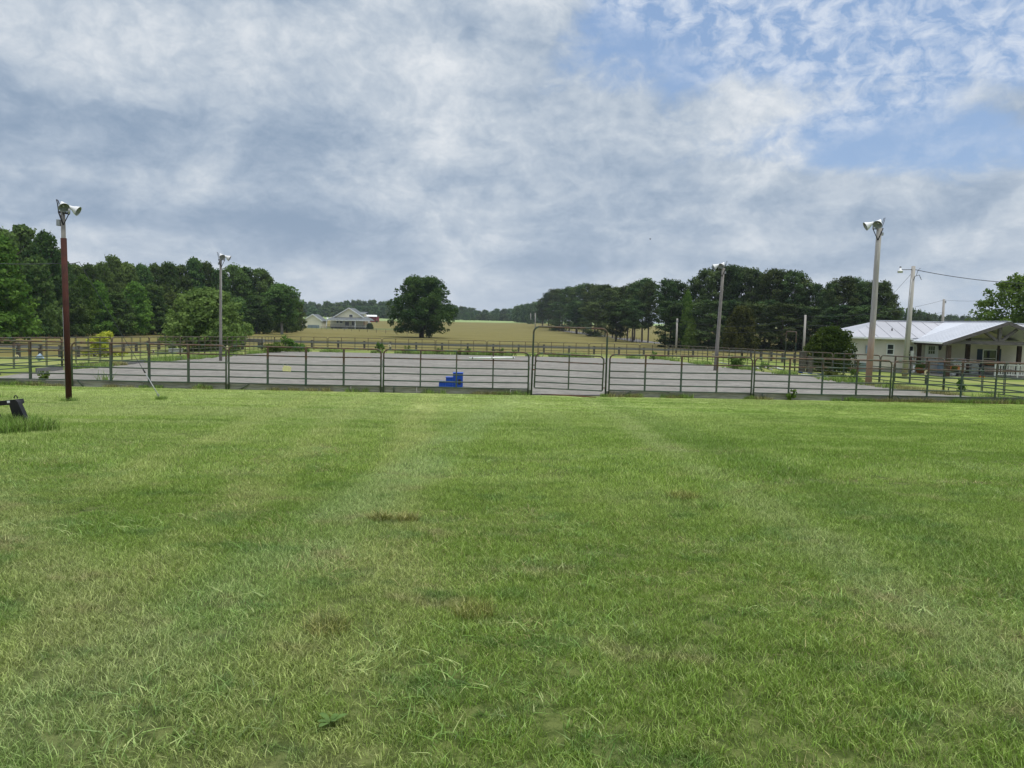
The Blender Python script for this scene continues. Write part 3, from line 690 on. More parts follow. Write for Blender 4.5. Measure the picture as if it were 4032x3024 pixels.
# grey trough and pale tub left
p = G(692, 1392); t = thing('water_trough', 'grey oval trough on the grass left of the arena', 'trough', p, .1)
MB().box(-.55, .55, -.3, .3, .12, .45).build('tank', M['zinc'], t)
for x_ in (-.4, .4): MB().box(x_-.06, x_+.06, -.25, .25, -.02, .12).build('leg', M['tie'], t)
p = W(146, 1412, 37.5); MB_ = MB().lathe((0,0,0), (.7, .3, .5), [(0, .001), (0, .13), (.26, .17), (.27, .15), (.02, .12)], 12)
tag(MB_.build('tub', M['paleblue'], None, p+Vector((0, 0, -.02))), 'pale blue bucket hung tilted on the left side fence', 'bucket')
p = on(-27.2, 79.5); t = thing('wooden_crate', 'grey wooden feed crate on legs outside the far left corner', 'crate', p, .05)
MB().box(-1.2, 1.2, -.35, .35, .75, 1.1).build('bin', M['boardfence'], t)
for x_ in (-1.0, 1.0): MB().box(x_-.07, x_+.07, -.3, .3, -.05, .75).build('leg', M['tie'], t)

# ------------------------------------------------------------------ lamp poles
def flood(t, c, axis, s, m='lampwhite'):
    c = Vector(c); ax = Vector(axis).normalized()
    o = MB().lathe(c, ax, [(-.16*s, .001), (-.16*s, .06*s), (-.05*s, .085*s), (0, .10*s), (.20*s, .205*s), (.30*s, .24*s), (.31*s, .245*s), (.305*s, .235*s)], 20).build('lamp_housing', M[m], t)
    MB().lathe(c, ax, [(.30*s, .234*s), (.19*s, .195*s), (.03*s, .09*s), (.02*s, .001)], 20).build('reflector', M['lampin'], o)
    MB().lathe(c+ax*.05*s, ax, [(0, .001), (0, .03*s), (.10*s, .045*s), (.14*s, .03*s), (.15*s, .001)], 10).build('bulb', M['lampwhite'], o)
def lamp_pole(base, top, r0, r1, label, m, side, s=1.0, sleeve=None):
    base = Vector(base); top = Vector(top); d = top-base
    t = thing('lamp_pole', label, 'lamp pole', base, 0, 'floodlight poles round the arena')
    pts = [d*k for k in (-.02, .25, .5, .75, 1.0)]
    bend = Vector((random.uniform(-.02, .02), 0, 0)); pts[2] = pts[2]+bend
    MB().tube(pts, [r0, r0*.93+r1*.07, (r0+r1)/2, r0*.25+r1*.75, r1], 12).build('pole', M[m], t)
    sx = side
    # cross arm and V brace
    up = d.normalized(); T = d
    a = T+Vector((-.14*sx*s, 0, -.02)); b = T+Vector((.34*sx*s, -.06, -.06)); c = T+Vector((.10*sx*s, -r1-.03, -.62*s))
    MB().beam(a, b, .05, .05).build('cross_arm', M['darksteel'], t)
    MB().tube([a+Vector((0, -r1, 0)), c], .022*s+.004, 6).tube([b, c], .020*s, 6).build('brace', M['darksteel'], t)
    MB().tube([b, b+Vector((0, 0, .22*s))], .03, 6).build('lamp_post', M['zinc'], t)
    flood(t, T+Vector((.06*sx*s, -.10*s, .30*s)), (.50*sx, -.50, -.55), s*.93)
    flood(t, b+Vector((.10*sx*s, .05, .26*s)), (.86*sx, .12, -.46), s*.93)
    MB().tube([T+Vector((-.10*sx, 0, -.05)), T+Vector((-.22*sx*s, 0, .30*s)), T+Vector((-.27*sx*s, 0, .52*s)), T+Vector((-.20*sx*s, 0, .48*s)), T+Vector((-.10*sx*s, 0, .10))], .012, 5).build('service_loop', M['darksteel'], t)
    MB().box(T.x-sx*(r1+.05)-.04, T.x-sx*(r1+.05)+.04, -.04, .04, T.z-.35, T.z-.2).build('junction_box', M['zinc'], t)
    cond = r0+.012
    if sleeve:
        MB().tube([d*-.02, d*sleeve], .068, 16).build('steel_sleeve', M['rust'], t)
        MB().tube([d*.0+Vector((-.075, .01, 0)), d*.5+Vector((-.075, .01, 0))], .014, 6).build('conduit', M['zinc'], t)
    else:
        MB().tube([Vector((cond*.8*-sx*-1, -.02, .1)), T+Vector((r1*.9*sx*-1*-1, -.02, -.3))], .014, 6).build('conduit', M['zinc'], t)
    return t
B1 = G(272, 1582); T1 = W(247, 832, B1.y)
lamp_pole(B1, T1, .055, .050, 'grey wooden lamp pole in a rusty red steel sleeve, nearest on the left', 'polegrey', 1, .54, sleeve=.861)
B2 = on(*hit_side(868, LA+.6, LB)); B2 = GX(868, 47.5); T2 = W(869, 1020, B2.y)
lamp_pole(B2, T2, .095, .07, 'slim weathered grey lamp pole in front of the big round bush', 'polegrey', 1, .8)
B3 = GX(2822, 50.5); T3 = W(2848, 1056, B3.y)
lamp_pole(B3, T3, .125, .10, 'dark weathered lamp pole in front of the pines', 'polegrey', -1, .9)
B4 = GX(3430, 36.8); T4 = W(3462, 898, B4.y)
lamp_pole(B4, T4, .15, .115, 'tall pale wooden lamp pole with stained base in front of the white-roofed house', 'polepale', -1, .95)
# service pole with yard light
B5 = GX(3572, 49.0); T5 = W(3597, 1048, 49.0)
t = thing('service_pole', 'pale service pole with a yard light on a short arm, beside the porch', 'utility pole', B5)
d = T5-B5; MB().tube([d*-.02, d*.5, d], [.17, .15, .115], 12).build('pole', M['polepale2'], t)
c = W(3545, 1062, 48.8)-B5
MB().tube([d+Vector((0, -.05, -.3)), d+Vector((-.15, -.05, -.22)), c+Vector((.1, 0, .0))], .022, 6).build('lamp_arm', M['darksteel'], t)
MB().lathe(c, (0, 0, -1), [(-.12, .001), (-.12, .05), (0, .07), (.04, .13), (.07, .165), (.08, .165)], 14).build('lamp_housing', M['lampwhite'], t)
MB().lathe(c, (0, 0, -1), [(.08, .165), (.20, .15), (.21, .001)], 14).build('lamp_lens', M['dirtywhite'], t)
MB().box(c.x-.04, c.x+.04, c.y-.04, c.y+.04, c.z+.12, c.z+.2).build('photocell', M['darksteel'], t)
MB().tube([Vector((-.17, -.08, .3)), d*.5+Vector((-.15, -.08, 0)), d+Vector((-.11, -.08, -.8))], .03, 6).build('conduit', M['zinc'], t)
mb = W(3590, 1392, 48.8)-B5; MB().box(mb.x-.09, mb.x+.09, -.30, -.16, mb.z-.17, mb.z+.17).build('meter_box', M['zinc'], t)
MB().tube([d+Vector((.0, -.12, -.9)), d+Vector((.05, -.16, -.65)), d+Vector((.35, -.1, -.55)), d+Vector((.5, -.1, -.85))], .02, 5).tube([d+Vector((.15, -.12, -.6)), d+Vector((.25, -.12, -.25)), d+Vector((.4, -.1, -.12))], .014, 5).build('drip_loop', M['cable'], t)

def cable(p0, p1, sag, r, label, name='cable', n=14):
    p0 = Vector(p0); p1 = Vector(p1); pts = []
    for i in range(n+1):
        k = i/n; p = p0.lerp(p1, k); p.z -= sag*4*k*(1-k); pts.append(p-p0)
    o = MB().tube(pts, r, 5).build(name, M['cable'], None, p0); return tag(o, label, 'cable')
cable(T5+Vector((.12, 0, -.22)), W(4200, 1120, 46), .25, .020, 'thick overhead service cable from the service pole to the right edge')
# guy wire with strut and anchor, left
ga = G(634, 1575); gt_ = B1+(T1-B1)*.73
cable(gt_, W(312, 1031, 19.6), 0.02, .008, 'upper part of the steel guy wire beside the rusty post', 'guy_wire')
cable(W(312, 1031, 19.6), W(570, 1465, 19.8), .03, .007, 'long thin guy wire running down in front of the left wood', 'guy_wire')
t = thing('guy_anchor', 'galvanised guy rod and eye anchored in the lawn', 'anchor rod', ga)
q = W(570, 1465, 19.8)-ga
MB().tube([(0, 0, -.05), q*.18, q], .011, 6).build('rod', M['zinc'], t)
MB().tube([q*.97, q*1.0, q*1.10], .020, 6).build('clamp', M['darksteel'], t)
MB().tube([q*.17+Vector((.03*math.cos(a), 0, .03*math.sin(a))) for a in np.linspace(0, 2*PI, 9)], .007, 5, cap=False).build('eye', M['zinc'], t)
cable(gt_+Vector((-.05, 0, 0)), W(-300, 1010, 26), .1, .010, 'thin cable running left from the top of the rusty sleeve')
# yellow guy guard by the shrub
pa = G(3262, 1441); pb = W(3345, 1349, pa.y)
tag(MB().tube([(0, 0, 0), pb-pa], .030, 8).build('guy_guard', M['yellow'], None, pa), 'yellow plastic guy guard leaning from the grass toward the service pole', 'guy guard')
cable(pb, T5+Vector((-.12, 0, -.5)), 0, .009, 'guy wire rising from the yellow guard to the service pole', 'guy_wire')
# distant utility poles
def upole(px, Y, pytop, r, lab, m='polepale2', arm=0):
    b = GX(px, Y); tp = W(px+(px-CX)*.004, pytop, Y); t = thing('utility_pole', lab, 'utility pole', b, 0, 'utility poles in the distance')
    d = tp-b; MB().tube([d*-.02, d], [r, r*.8], 10).build('pole', M[m], t)
    if arm: MB().box(-.12, .12, -.12, -.02, d.z-.5, d.z-.2).build('insulator_box', M['zinc'], t)
    return tp
U1 = upole(2664, 100, 1254, .13, 'short pale utility pole at the foot of the light green creeper tree', arm=1)
U2 = upole(3167, 80, 1240, .13, 'pale utility pole in front of the dark pines, right of the small arch')
U3 = upole(3710, 95, 1178, .17, 'pale utility pole rising behind the white house roof', arm=1)
for px, yt, Y, l in ((2107, 1232, 330, 'pale utility pole at the far left end of the pine row'), (2089, 1234, 480, 'thin utility pole by the small round tree at the meadow end'), (2054, 1240, 540, 'thin distant utility pole before the hazy treeline, third from the right'), (2024, 1244, 600, 'faintest distant utility pole before the hazy treeline')):
    upole(px, Y, yt, .2, l)
cable(U1+Vector((0,0,-.1)), U2+Vector((0,0,-.15)), 1.0, .014, 'upper wire between the two pale utility poles')
cable(U1+Vector((0,0,-.9)), U2+Vector((0,0,-1.2)), .8, .014, 'lower wire between the two pale utility poles')
cable(U2+Vector((0,0,-.15)), U3+Vector((0,0,-.1)), .6, .014, 'upper wire from the utility pole to the pole behind the house')
cable(U2+Vector((0,0,-1.1)), U3+Vector((0,0,-1.6)), .5, .014, 'lower wire from the utility pole to the pole behind the house')
cable(U3+Vector((0,0,-.1)), W(4100, 1150, 95), .5, .012, 'thin wire right of the pole behind the house')

# ------------------------------------------------------------------ black loader attachment at the left edge
p = G(60, 1700); Yl = p.y
def LW(px, py, dy=0): return W(px, py, Yl+dy)-p
t = thing('loader_frame', 'black steel loader attachment half hidden by grass at the left edge', 'loader attachment', p)
MB().prism([LW(-120, 1592), LW(78, 1571), LW(84, 1586), LW(78, 1592), LW(-120, 1605)], (0, .09, 0)).build('top_bar', M['black'], t)
MB().prism([LW(36, 1594), LW(82, 1592), LW(112, 1646), LW(122, 1690), LW(60, 1690), LW(48, 1636)], (0, .02, 0)).build('side_plate', M['black'], t)
MB().prism([LW(74, 1571), LW(84, 1580), LW(118, 1655), LW(128, 1692), LW(116, 1692), LW(106, 1648), LW(82, 1596)], (0, -.10, 0)).build('flange', M['black'], t)
MB().prism([LW(-70, 1598), LW(-20, 1596), LW(8, 1650), LW(14, 1690), LW(-40, 1690)], (0, .02, 0)).build('side_plate', M['black'], t)
hc = LW(62, 1566); MB().tube([hc+Vector((.026*math.cos(a), 0, .03*math.sin(a)*1.2)) for a in np.linspace(-.4, PI+.4, 10)], .009, 8).build('lifting_eye', M['black'], t)
MB().prism([LW(27, 1578.5, -.006), LW(38, 1577.5, -.006), LW(38.5, 1586, -.006), LW(28, 1587, -.006)], (0, .003, 0)).build('sticker', M['white'], t)

# ------------------------------------------------------------------ house with the porch, right
hu = Vector((1, -.1, 0)).normalized(); hn = Vector((-.1, -1, 0)).normalized(); HA = Vector((24.3, 56.0, 0))
def HWp(px, py, n=0.0):              # point under a pixel on the plane n metres in front of the wall -> (s, n, z)
    d = ray(px, py); o = HA+hn*n; k = (o.dot(hn))/(d.dot(hn)); p = d*k; return ((p-HA).dot(hu), n, CAMZ+p.z)
house = thing('ranch_house', 'cream sided house with white metal roof and timber gable porch at the right', 'house', (HA.x, HA.y, float(gz(30, 55))))
HO = Vector(house.location)
def hp(s, n, z): return HA+hu*s+hn*n+Vector((0, 0, z))-HO
HB = -1.55; sL = HWp(3337, 1400)[0]; sR = sL+22
def hbox(b, s0, s1, n0, n1, z0, z1):
    m = len(b.v); pts = [hp(s0,n0,z0),hp(s1,n0,z0),hp(s1,n1,z0),hp(s0,n1,z0),hp(s0,n0,z1),hp(s1,n0,z1),hp(s1,n1,z1),hp(s0,n1,z1)]
    b.v += [tuple(p) for p in pts]
    for q in ((0,1,2,3),(7,6,5,4),(0,4,5,1),(1,5,6,2),(2,6,7,3),(3,7,4,0)): b.f.append(tuple(m+i for i in q)); b.sm.append(False)
    return b
# lapped siding: one profile of courses run along the wall (too narrow to pick apart)
def siding(s0, s1, n, z0, z1, parent, ex=.105):
    b = MB(); z = z0
    while z < z1-.001:
        zt = min(z+ex, z1); b.poly([hp(s0, n+.020, z), hp(s1, n+.020, z), hp(s1, n+.002, zt), hp(s0, n+.002, zt)]); b.poly([hp(s0, n+.002, z), hp(s1, n+.002, z), hp(s1, n+.020, z), hp(s0, n+.020, z)]); z = zt
    o = b.build('siding', M['siding'], parent); o['kind'] = 'stuff'; return o
wall = hbox(MB(), sL, sR, -7.2, -.01, HB, 1.0).build('wall', M['siding'], house)
siding(sL, sR, 0, HB+.25, 1.0, house)
hbox(MB(), sL-.01, sR, -.02, .012, HB-.1, HB+.25).build('foundation', M['conc'], house)
ez = 1.02; rz_ = 2.25; ov = .42; e0 = sL-.45; mid = -3.6
b = MB()
b.slab([hp(e0, ov, ez), hp(sR+.4, ov, ez), hp(sR-4.2, mid, rz_), hp(e0+3.7, mid, rz_)], .04)
b.slab([hp(sR+.4, -7.6, ez), hp(e0, -7.6, ez), hp(e0+3.7, mid, rz_), hp(sR-4.2, mid, rz_)], .04)
b.slab([hp(e0, -7.6, ez), hp(e0, ov, ez), hp(e0+3.7, mid, rz_)], .04)
roof = b.build('roof', M['roofold'], house)
# standing ribs of the sheet metal
b = MB(); s_ = e0+.6
while s_ < sR:
    k = min(1, (s_-e0)/3.7); b.beam(hp(s_, ov, ez+.012), hp(s_, ov+(mid-ov)*k, ez+(rz_-ez)*k+.012), .03, .03); s_ += .9
o = b.build('roof_rib', M['roofold'], roof); o['kind'] = 'stuff'
MB().beam(hp(e0+3.6, mid, rz_+.02), hp(sR-4, mid, rz_+.02), .30, .05).build('ridge_cap', M['roof'], roof)
MB().beam(hp(e0, ov+.05, ez-.07), hp(HWp(3590, 1330, .4)[0], ov+.05, ez-.07), .11, .11).build('gutter', M['trim'], roof)
hbox(MB(), e0+.05, sR+.3, 0, ov-.02, ez-.14, ez-.06).build('soffit', M['trim'], roof)
v_ = HWp(3512, 1306, -1.2); MB().tube([hp(v_[0], -1.2, 1.3), hp(v_[0], -1.2, 1.68)], .05, 8).build('vent_pipe', M['darksteel'], roof)
def hwin(px0, px1, py0, py1, n=0, name='window', bars=True, pr=None):
    s0, _, z1 = HWp(px0, py0, n); s1, _, z0 = HWp(px1, py1, n); f = .07
    w_ = MB(); hbox(w_, s0, s1, n+.021, n+.06, z1-f, z1); hbox(w_, s0, s1, n+.021, n+.06, z0, z0+f); hbox(w_, s0, s0+f, n+.021, n+.06, z0+f, z1-f); hbox(w_, s1-f, s1, n+.021, n+.06, z0+f, z1-f)
    o = w_.build(name, M['trim'], pr or house); zm = (z0+z1)/2
    hbox(MB(), s0+f, s1-f, n+.022, n+.030, zm+.02, z1-f).build('pane', M['glass'], o); hbox(MB(), s0+f, s1-f, n+.022, n+.027, z0+f, zm-.02).build('pane', M['glass'], o)
    hbox(MB(), s0+f, s1-f, n+.022, n+.045, zm-.02, zm+.02).build('sash', M['trim'], o)
    return o
hwin(3338, 3363, 1349, 1405); hwin(3491, 3519, 1353, 1398); hwin(3574, 3594, 1360, 1424)
for (a0, a1, b0, b1, n0, nm, mt) in ((3409, 3423, 1360, 1392, .12, 'electric_panel', 'paleblue'),):
    s0, _, z1 = HWp(a0, b0); s1, _, z0 = HWp(a1, b1); hbox(MB(), s0, s1, .021, n0, z0, z1).build(nm, M[mt], house)
for px in (3411, 3466):
    s0, _, z0 = HWp(px, 1326); MB().tube([hp(s0-.2, .08, .82), hp(s0, .12, .90), hp(s0+.22, .1, .84)], .035, 6).build('eave_light', M['trim'], house)
# downspout
s0 = HWp(3584, 1352)[0]; s1 = HWp(3608, 1375)[0]
MB().tube([hp(s0, .35, .78), hp(s1-.05, .10, .38), hp(s1, .08, .2), hp(s1, .08, -1.15), hp(s1-.12, .25, -1.35)], .045, 8).build('downspout', M['trim'], house)
# porch
pe = .84; pz = 2.29; pn = 5.35
cs = HWp(3972, 1266, pn)[0]; ls = HWp(3717, 1348, pn)[0]; hw = cs-ls; rs = cs+hw; slp = (pz-pe)/hw
porch = house
b = MB(); b.slab([hp(ls, .4, pe), hp(ls, pn, pe), hp(cs, pn, pz), hp(cs, -3.7, pz), hp(ls+.5, .4, pe+.5*slp)][::-1], .05)
b.slab([hp(rs, pn, pe), hp(rs, .4, pe), hp(rs-.5, .4, pe+.5*slp), hp(cs, -3.7, pz), hp(cs, pn, pz)][::-1], .05)
pr = b.build('porch_roof', M['roof'], porch)
MB().beam(hp(cs, -3.6, pz+.02), hp(cs, pn+.02, pz+.02), .28, .04).build('ridge_cap', M['roof'], pr)
b = MB()
for k in range(1, 11):
    s_ = ls+hw*k/11; z_ = pe+(s_-ls)*slp+.012; b.beam(hp(ls, pn-(k*.48), pe+.012), hp(cs, pn-(k*.48), pz+.012), .03, .025)
o = b.build('roof_rib', M['roof'], pr); o['kind'] = 'stuff'
MB().beam(hp(ls-.06, .4, pe-.07), hp(ls-.06, pn, pe-.07), .10, .10).build('gutter', M['trim'], pr)
for sgn in (-1, 1):
    MB().beam(hp(cs+sgn*hw*1.02, pn+.06, pe-.14), hp(cs, pn+.06, pz-.12), .07, .22, up=(0, 0, 1)).build('rake_board', M['timber'], porch)
tz = .87
MB().beam(hp(cs-hw*.86, pn-.25, tz), hp(cs+hw, pn-.25, tz), .18, .24).build('tie_beam', M['timber'], porch)
MB().beam(hp(cs-.38, pn-.25, tz+.12), hp(cs-.38, pn-.25, pz-.22), .18, .2, up=(0, 1, 0)).build('king_post', M['timber'], porch)
MB().beam(hp(cs-.50, pn-.25, tz+.12), hp(cs-1.45, pn-.25, tz+.80), .16, .17, up=(0, 1, 0)).build('truss_brace', M['timber'], porch)
MB().beam(hp(cs-.26, pn-.25, tz+.12), hp(cs+.68, pn-.25, tz+.92), .16, .17, up=(0, 1, 0)).build('truss_brace', M['timber'], porch)
MB().beam(hp(ls+.22, .3, pe-.16), hp(ls+.22, pn-.1, pe-.16), .14, .2).build('porch_beam', M['brownpost'], porch)
for (px, n) in ((3618, .6), (3734, pn-.3), (3809, 1.6), (3930, .7), (4012, .9)):
    s0 = HWp(px, 1400, n)[0]; wd = .12 if px not in (3930,) else .06
    hbox(MB(), s0-wd, s0+wd, n-wd, n+wd, -1.42, pe-.2 if px != 3809 else 1.1).build('porch_post', M['brownpost'], porch)
hbox(MB(), ls+.1, rs, .03, pn-.1, -1.62, -1.42).build('porch_floor', M['conc'], porch)
# gable wall above the porch seen through the open truss
b = MB(); b.prism([hp(ls+.6, .03, .95), hp(rs-.6, .03, .95), hp(cs, .03, pz-.1)], hn*.03); b.build('gable_wall', M['siding'], porch)
# door
s0, _, z1 = HWp(3642, 1361); s1, _, z0 = HWp(3687, 1471); z0 = -1.40; z1 = z0+2.12
fr = MB(); hbox(fr, s0, s0+.10, .021, .08, z0, z1); hbox(fr, s1-.10, s1, .021, .08, z0, z1); hbox(fr, s0+.1, s1-.1, .021, .08, z1-.1, z1)
door = hbox(MB(), s0+.10, s1-.10, .022, .055, z0, z1-.1).build('door', M['white'], house); fr.build('frame', M['trim'], door)
dw = s1-s0-.2
hbox(MB(), s0+.1+dw*.2, s1-.1-dw*.2, .056, .062, z0+1.3, z1-.26).build('pane', M['glass'], door)
mb_ = MB()
for k in (1, 2): x_ = s0+.1+dw*(.2+.2*k); hbox(mb_, x_-.012, x_+.012, .063, .07, z0+1.3, z1-.26)
hbox(mb_, s0+.1+dw*.2, s1-.1-dw*.2, .071, .076, z0+1.52, z0+1.545); mb_.build('muntin', M['trim'], door)
MB().tube([hp(s1-.2, .06, z0+.95), hp(s1-.2, .12, z0+.95)], .035, 8).build('handle', M['darksteel'], door)
s_, _, z_ = HWp(3698, 1368); MB().lathe(hp(s_, .16, z_), (0, 0, 1), [(-.2, .02), (-.15, .08), (.05, .11), (.09, .12), (.17, .02)], 8).build('wall_lamp', M['darksteel'], house)
hwin(3869, 3921, 1375, 1448)
for a0, a1 in ((3848, 3868), (3922, 3936)):
    s0, _, z1 = HWp(a0, 1374); s1, _, z0 = HWp(a1, 1452); hbox(MB(), s0, s1, .021, .05, z0, z1).build('shutter', M['shutter'], house)

def hthing(name, lab, cat, px, n, z=-1.42, group=None):
    s0 = HWp(px, 1450, n)[0]; p = HA+hu*s0+hn*n; return thing(name, lab, cat, (p.x, p.y, z), math.atan2(hu.y, hu.x), group)
t = hthing('gas_grill', 'stainless gas grill with side shelves on the porch', 'grill', 3772, 3.6)
MB().box(-.38, .38, -.25, .25, .30, .82).build('cabinet', M['stainless'], t); MB().box(-.74, .74, -.25, .25, .82, .88).build('shelf', M['stainless'], t)
MB().prism([(-.40, -.27, .885), (-.40, .27, .885), (-.40, .22, 1.12), (-.40, -.15, 1.17)], (.80, 0, 0)).build('lid', M['stainless'], t)
MB().tube([(-.3, -.30, 1.0), (.3, -.30, 1.0)], .015, 6).build('handle', M['darksteel'], t)
for x_ in (-.24, -.08, .08, .24): MB().tube([(x_, -.252, .76), (x_, -.28, .76)], .025, 8).build('knob', M['darksteel'], t)
for x_ in (-.33, .33): MB().box(x_-.03, x_+.03, -.2, .2, 0, .30).build('leg', M['darksteel'], t)
t = hthing('orange_bin', 'orange crate standing against the grill on the porch', 'crate', 3757, 4.3); MB().box(-.30, .30, -.15, .15, .42, .72).build('bin', M['orange'], t); MB().box(-.26, .26, -.12, .12, 0, .42).build('stand', M['black'], t)
t = hthing('green_planter', 'low planter with leafy plant under the grill', 'planter', 3752, 4.7); MB().lathe((0, 0, 0), (0, 0, 1), [(0, .001), (0, .16), (.2, .22), (.21, .19), (.15, .001)], 12).build('pot', M['zinc'], t)
PLANTS = [t]
t = hthing('blue_barrel', 'pale blue plastic barrel beside the porch door', 'barrel', 3709, 1.2); MB().lathe((0,0,0), (0,0,1), [(0,.001),(0,.26),(.05,.29),(.3,.30),(.6,.30),(.82,.28),(.86,.25),(.86,.001)], 16).build('body', M['paleblue'], t); MB().lathe((0,0,0), (0,0,1), [(.28,.302),(.31,.315),(.34,.302)], 16).build('hoop', M['paleblue'], t)
t = hthing('white_cabinet', 'white mini refrigerator under the porch beside the navy shutter', 'cabinet', 3834, 1.0); MB().box(-.27, .27, -.25, .25, .04, .84).build('body', M['white'], t); MB().box(-.27, .27, -.29, -.255, .06, .52).build('door', M['white'], t); MB().box(-.27, .27, -.29, -.255, .54, .83).build('door', M['white'], t); MB().tube([(.22, -.31, .4), (.22, -.31, .5)], .012, 6).build('handle', M['zinc'], t)
for k, (px, n, s_) in enumerate(((3620, 1.8, 1.0), (3637, 1.9, .7))):
    t = hthing('flower_pot', ('large', 'small')[k]+' terracotta pot on the porch edge left of the door', 'flower pot', px, n); MB().lathe((0,0,0), (0,0,1), [(0,.001),(0,.15*s_),(.30*s_,.22*s_),(.31*s_,.25*s_),(.37*s_,.25*s_),(.37*s_,.21*s_),(.3*s_,.001)], 14).build('pot', M['terra'], t)
    PLANTS.append(t)
t = hthing('yellow_bollard', 'short yellow post at the porch edge by the pots', 'post', 3648, 4.2, -1.5); MB().tube([(0,0,0),(0,0,.42)], .05, 8).build('shaft', M['yellow'], t); MB().lathe((0,0,.42), (0,0,1), [(0,.05),(.03,.04),(.045,.001)], 8).build('cap', M['yellow'], t)
t = hthing('small_orange_box', 'small bright orange box on the porch floor edge', 'box', 3868, 5.0); MB().box(-.15, .15, -.1, .1, 0, .12).build('body', M['orange'], t); MB().box(-.16, .16, -.11, .11, .122, .15).build('lid', M['orange'], t)
t = hthing('ac_unit', 'blue grey condenser unit at the house wall behind the pale lamp pole', 'air conditioner', 3402, .7, -1.5); MB().box(-.32, .32, -.3, .3, 0, .62).build('body', M['bluegrey'], t); MB().box(-.34, .34, -.32, .32, .621, .66).build('lid', M['bluegrey'], t)
t = hthing('downspout_drain', 'fat white drain elbow at the house corner', 'drain pipe', 3600, .5, -1.5); MB().tube([(0, 0, .55), (0, 0, .22), (-.04, -.05, .10), (-.16, -.12, .06)], .09, 10).build('pipe', M['white'], t); MB().tube([(0, 0, .55), (0, 0, .6)], .10, 10).build('collar', M['white'], t)
# white wooden bench or rail group on the porch, right
t = hthing('porch_railing', 'white slatted railing on the right side of the porch', 'railing', 3985, 4.9)
for z_ in (.18, .82): MB().box(-1.0, 1.6, -.04, .04, z_, z_+.07).build('rail', M['dirtywhite'], t)
for k in range(17): MB().box(-.97+k*.155, -.92+k*.155, -.02, .02, .252, .818).build('baluster', M['dirtywhite'], t)
for x_ in (-1.05, .35): MB().box(x_-.04, x_+.04, -.05, .05, 0, .95).build('post', M['dirtywhite'], t)
t = hthing('porch_table', 'dark table with red cloth in front of the porch window', 'table', 3895, 2.6)
MB().box(-.6, .6, -.35, .35, .70, .75).build('tabletop', M['darksteel'], t)
for x_ in (-.5, .5):
    for y_ in (-.28, .28): MB().box(x_-.03, x_+.03, y_-.03, y_+.03, 0, .70).build('leg', M['darksteel'], t)
MB().box(-.3, .25, -.37, .2, .752, .80).build('cloth', M['terra'], t)
t = hthing('porch_chair', 'black porch chair right of the window', 'chair', 3960, 2.2)
MB().box(-.27, .27, -.25, .25, .40, .45).build('seat', M['black'], t); MB().box(-.27, .27, .20, .25, .46, .95).build('backrest', M['black'], t)
for x_ in (-.24, .24):
    for y_ in (-.22, .22): MB().box(x_-.025, x_+.025, y_-.025, y_+.025, 0, .40).build('leg', M['black'], t)

# ------------------------------------------------------------------ far farmhouse
FY = 330.0
def F(px, py, dy=0): return W(px, py, FY)+Vector((0, dy, 0))
gzf = float(gz(-71, 330))
t = thing('farmhouse', 'distant pale yellow farmhouse with wraparound porch and grey roof', 'house', (F(1375, 1290).x, FY, gzf)); fo = Vector(t.location)
def f(px, py, dy=0): return F(px, py, dy)-fo
def zat(px, py): return f(px, py).z
x0, x1 = f(1300, 1280).x, f(1436, 1280).x; zb = 0.0; ze = zat(1370, 1259); zp = zat(1374, 1212); zg = zat(1370, 1249.5)
xg0, xg1, xc = f(1313, 1250).x, f(1434, 1250).x, f(1375, 1212).x
MB().box(x0, x1, 0, 11, .5, zg).build('wall', M['yellowsiding'], t)
MB().box(x0+.3, x1-.3, .2, 11, -.3, .5).build('foundation', M['darksteel'], t)
MB().prism([(xg0+.6, -.05, zg), (xg1-.6, -.05, zg), (xc, -.05, zp-.35)], (0, 11.1, 0)).build('gable_wall', M['yellowsiding'], t)
b = MB()
for sx, xe in ((-1, xg0), (1, xg1)):
    b.slab([(xe, -.6, zg), (xc, -.6, zp), (xc, 11.6, zp), (xe, 11.6, zg)][::(1 if sx > 0 else -1)], .2)
b.slab([(xg0, 0, zg), (xg0, 11.6, zg), (x0-1.0, 11.6, ze), (x0-1.0, 0, ze)], .2)
rf = b.build('roof', M['shingle'], t)
for xe in (xg0, xg1): MB().beam((xe, -.68, zg-.12), (xc, -.68, zp-.12), .14, .36).build('rake_trim', M['trim'], rf)
# porch roof skirt
xp0, xp1 = f(1291, 1262).x, f(1462, 1262).x
MB().slab([(xp0, -3.2, ze), (xp1, -3.2, ze-.1), (xg1+1.2, .0, zg-.05), (xg0-.2, .0, zg-.05)], .12).build('porch_roof', M['shingle'], t)
MB().slab([(xp1, -3.2, ze-.1), (xp1, 8, ze-.1), (xg1+1.2, 8, zg-.05), (xg1+1.2, 0, zg-.05)], .12).build('porch_roof', M['shingle'], t)
MB().box(xp0, xp1, -3.26, -3.1, ze-.42, ze-.13).build('fascia', M['trim'], t)
MB().box(xp0, xp1, -3.1, 0.1, .52, .75).build('porch_floor', M['darksteel'], t)
for px in (1293, 1404, 1457): 
    x_ = f(px, 1280).x; MB().box(x_-.12, x_+.12, -3.08, -2.84, 0, ze-.43).build('porch_post', M['white'], t)
for px in (1321, 1431):
    x_ = f(px, 1280).x; MB().box(x_-.12, x_+.12, -3.0, -2.8, 0, .51).build('pier', M['conc'], t)
rail = MB().box(xp0, xp1, -3.07, -3.02, 1.6, 1.68).build('porch_rail', M['darksteel'], t)
for k in range(26):
    x_ = xp0+(xp1-xp0)*(k+.5)/26; MB().box(x_-.03, x_+.03, -3.06, -3.03, .76, 1.59).build('baluster', M['darksteel'], rail)
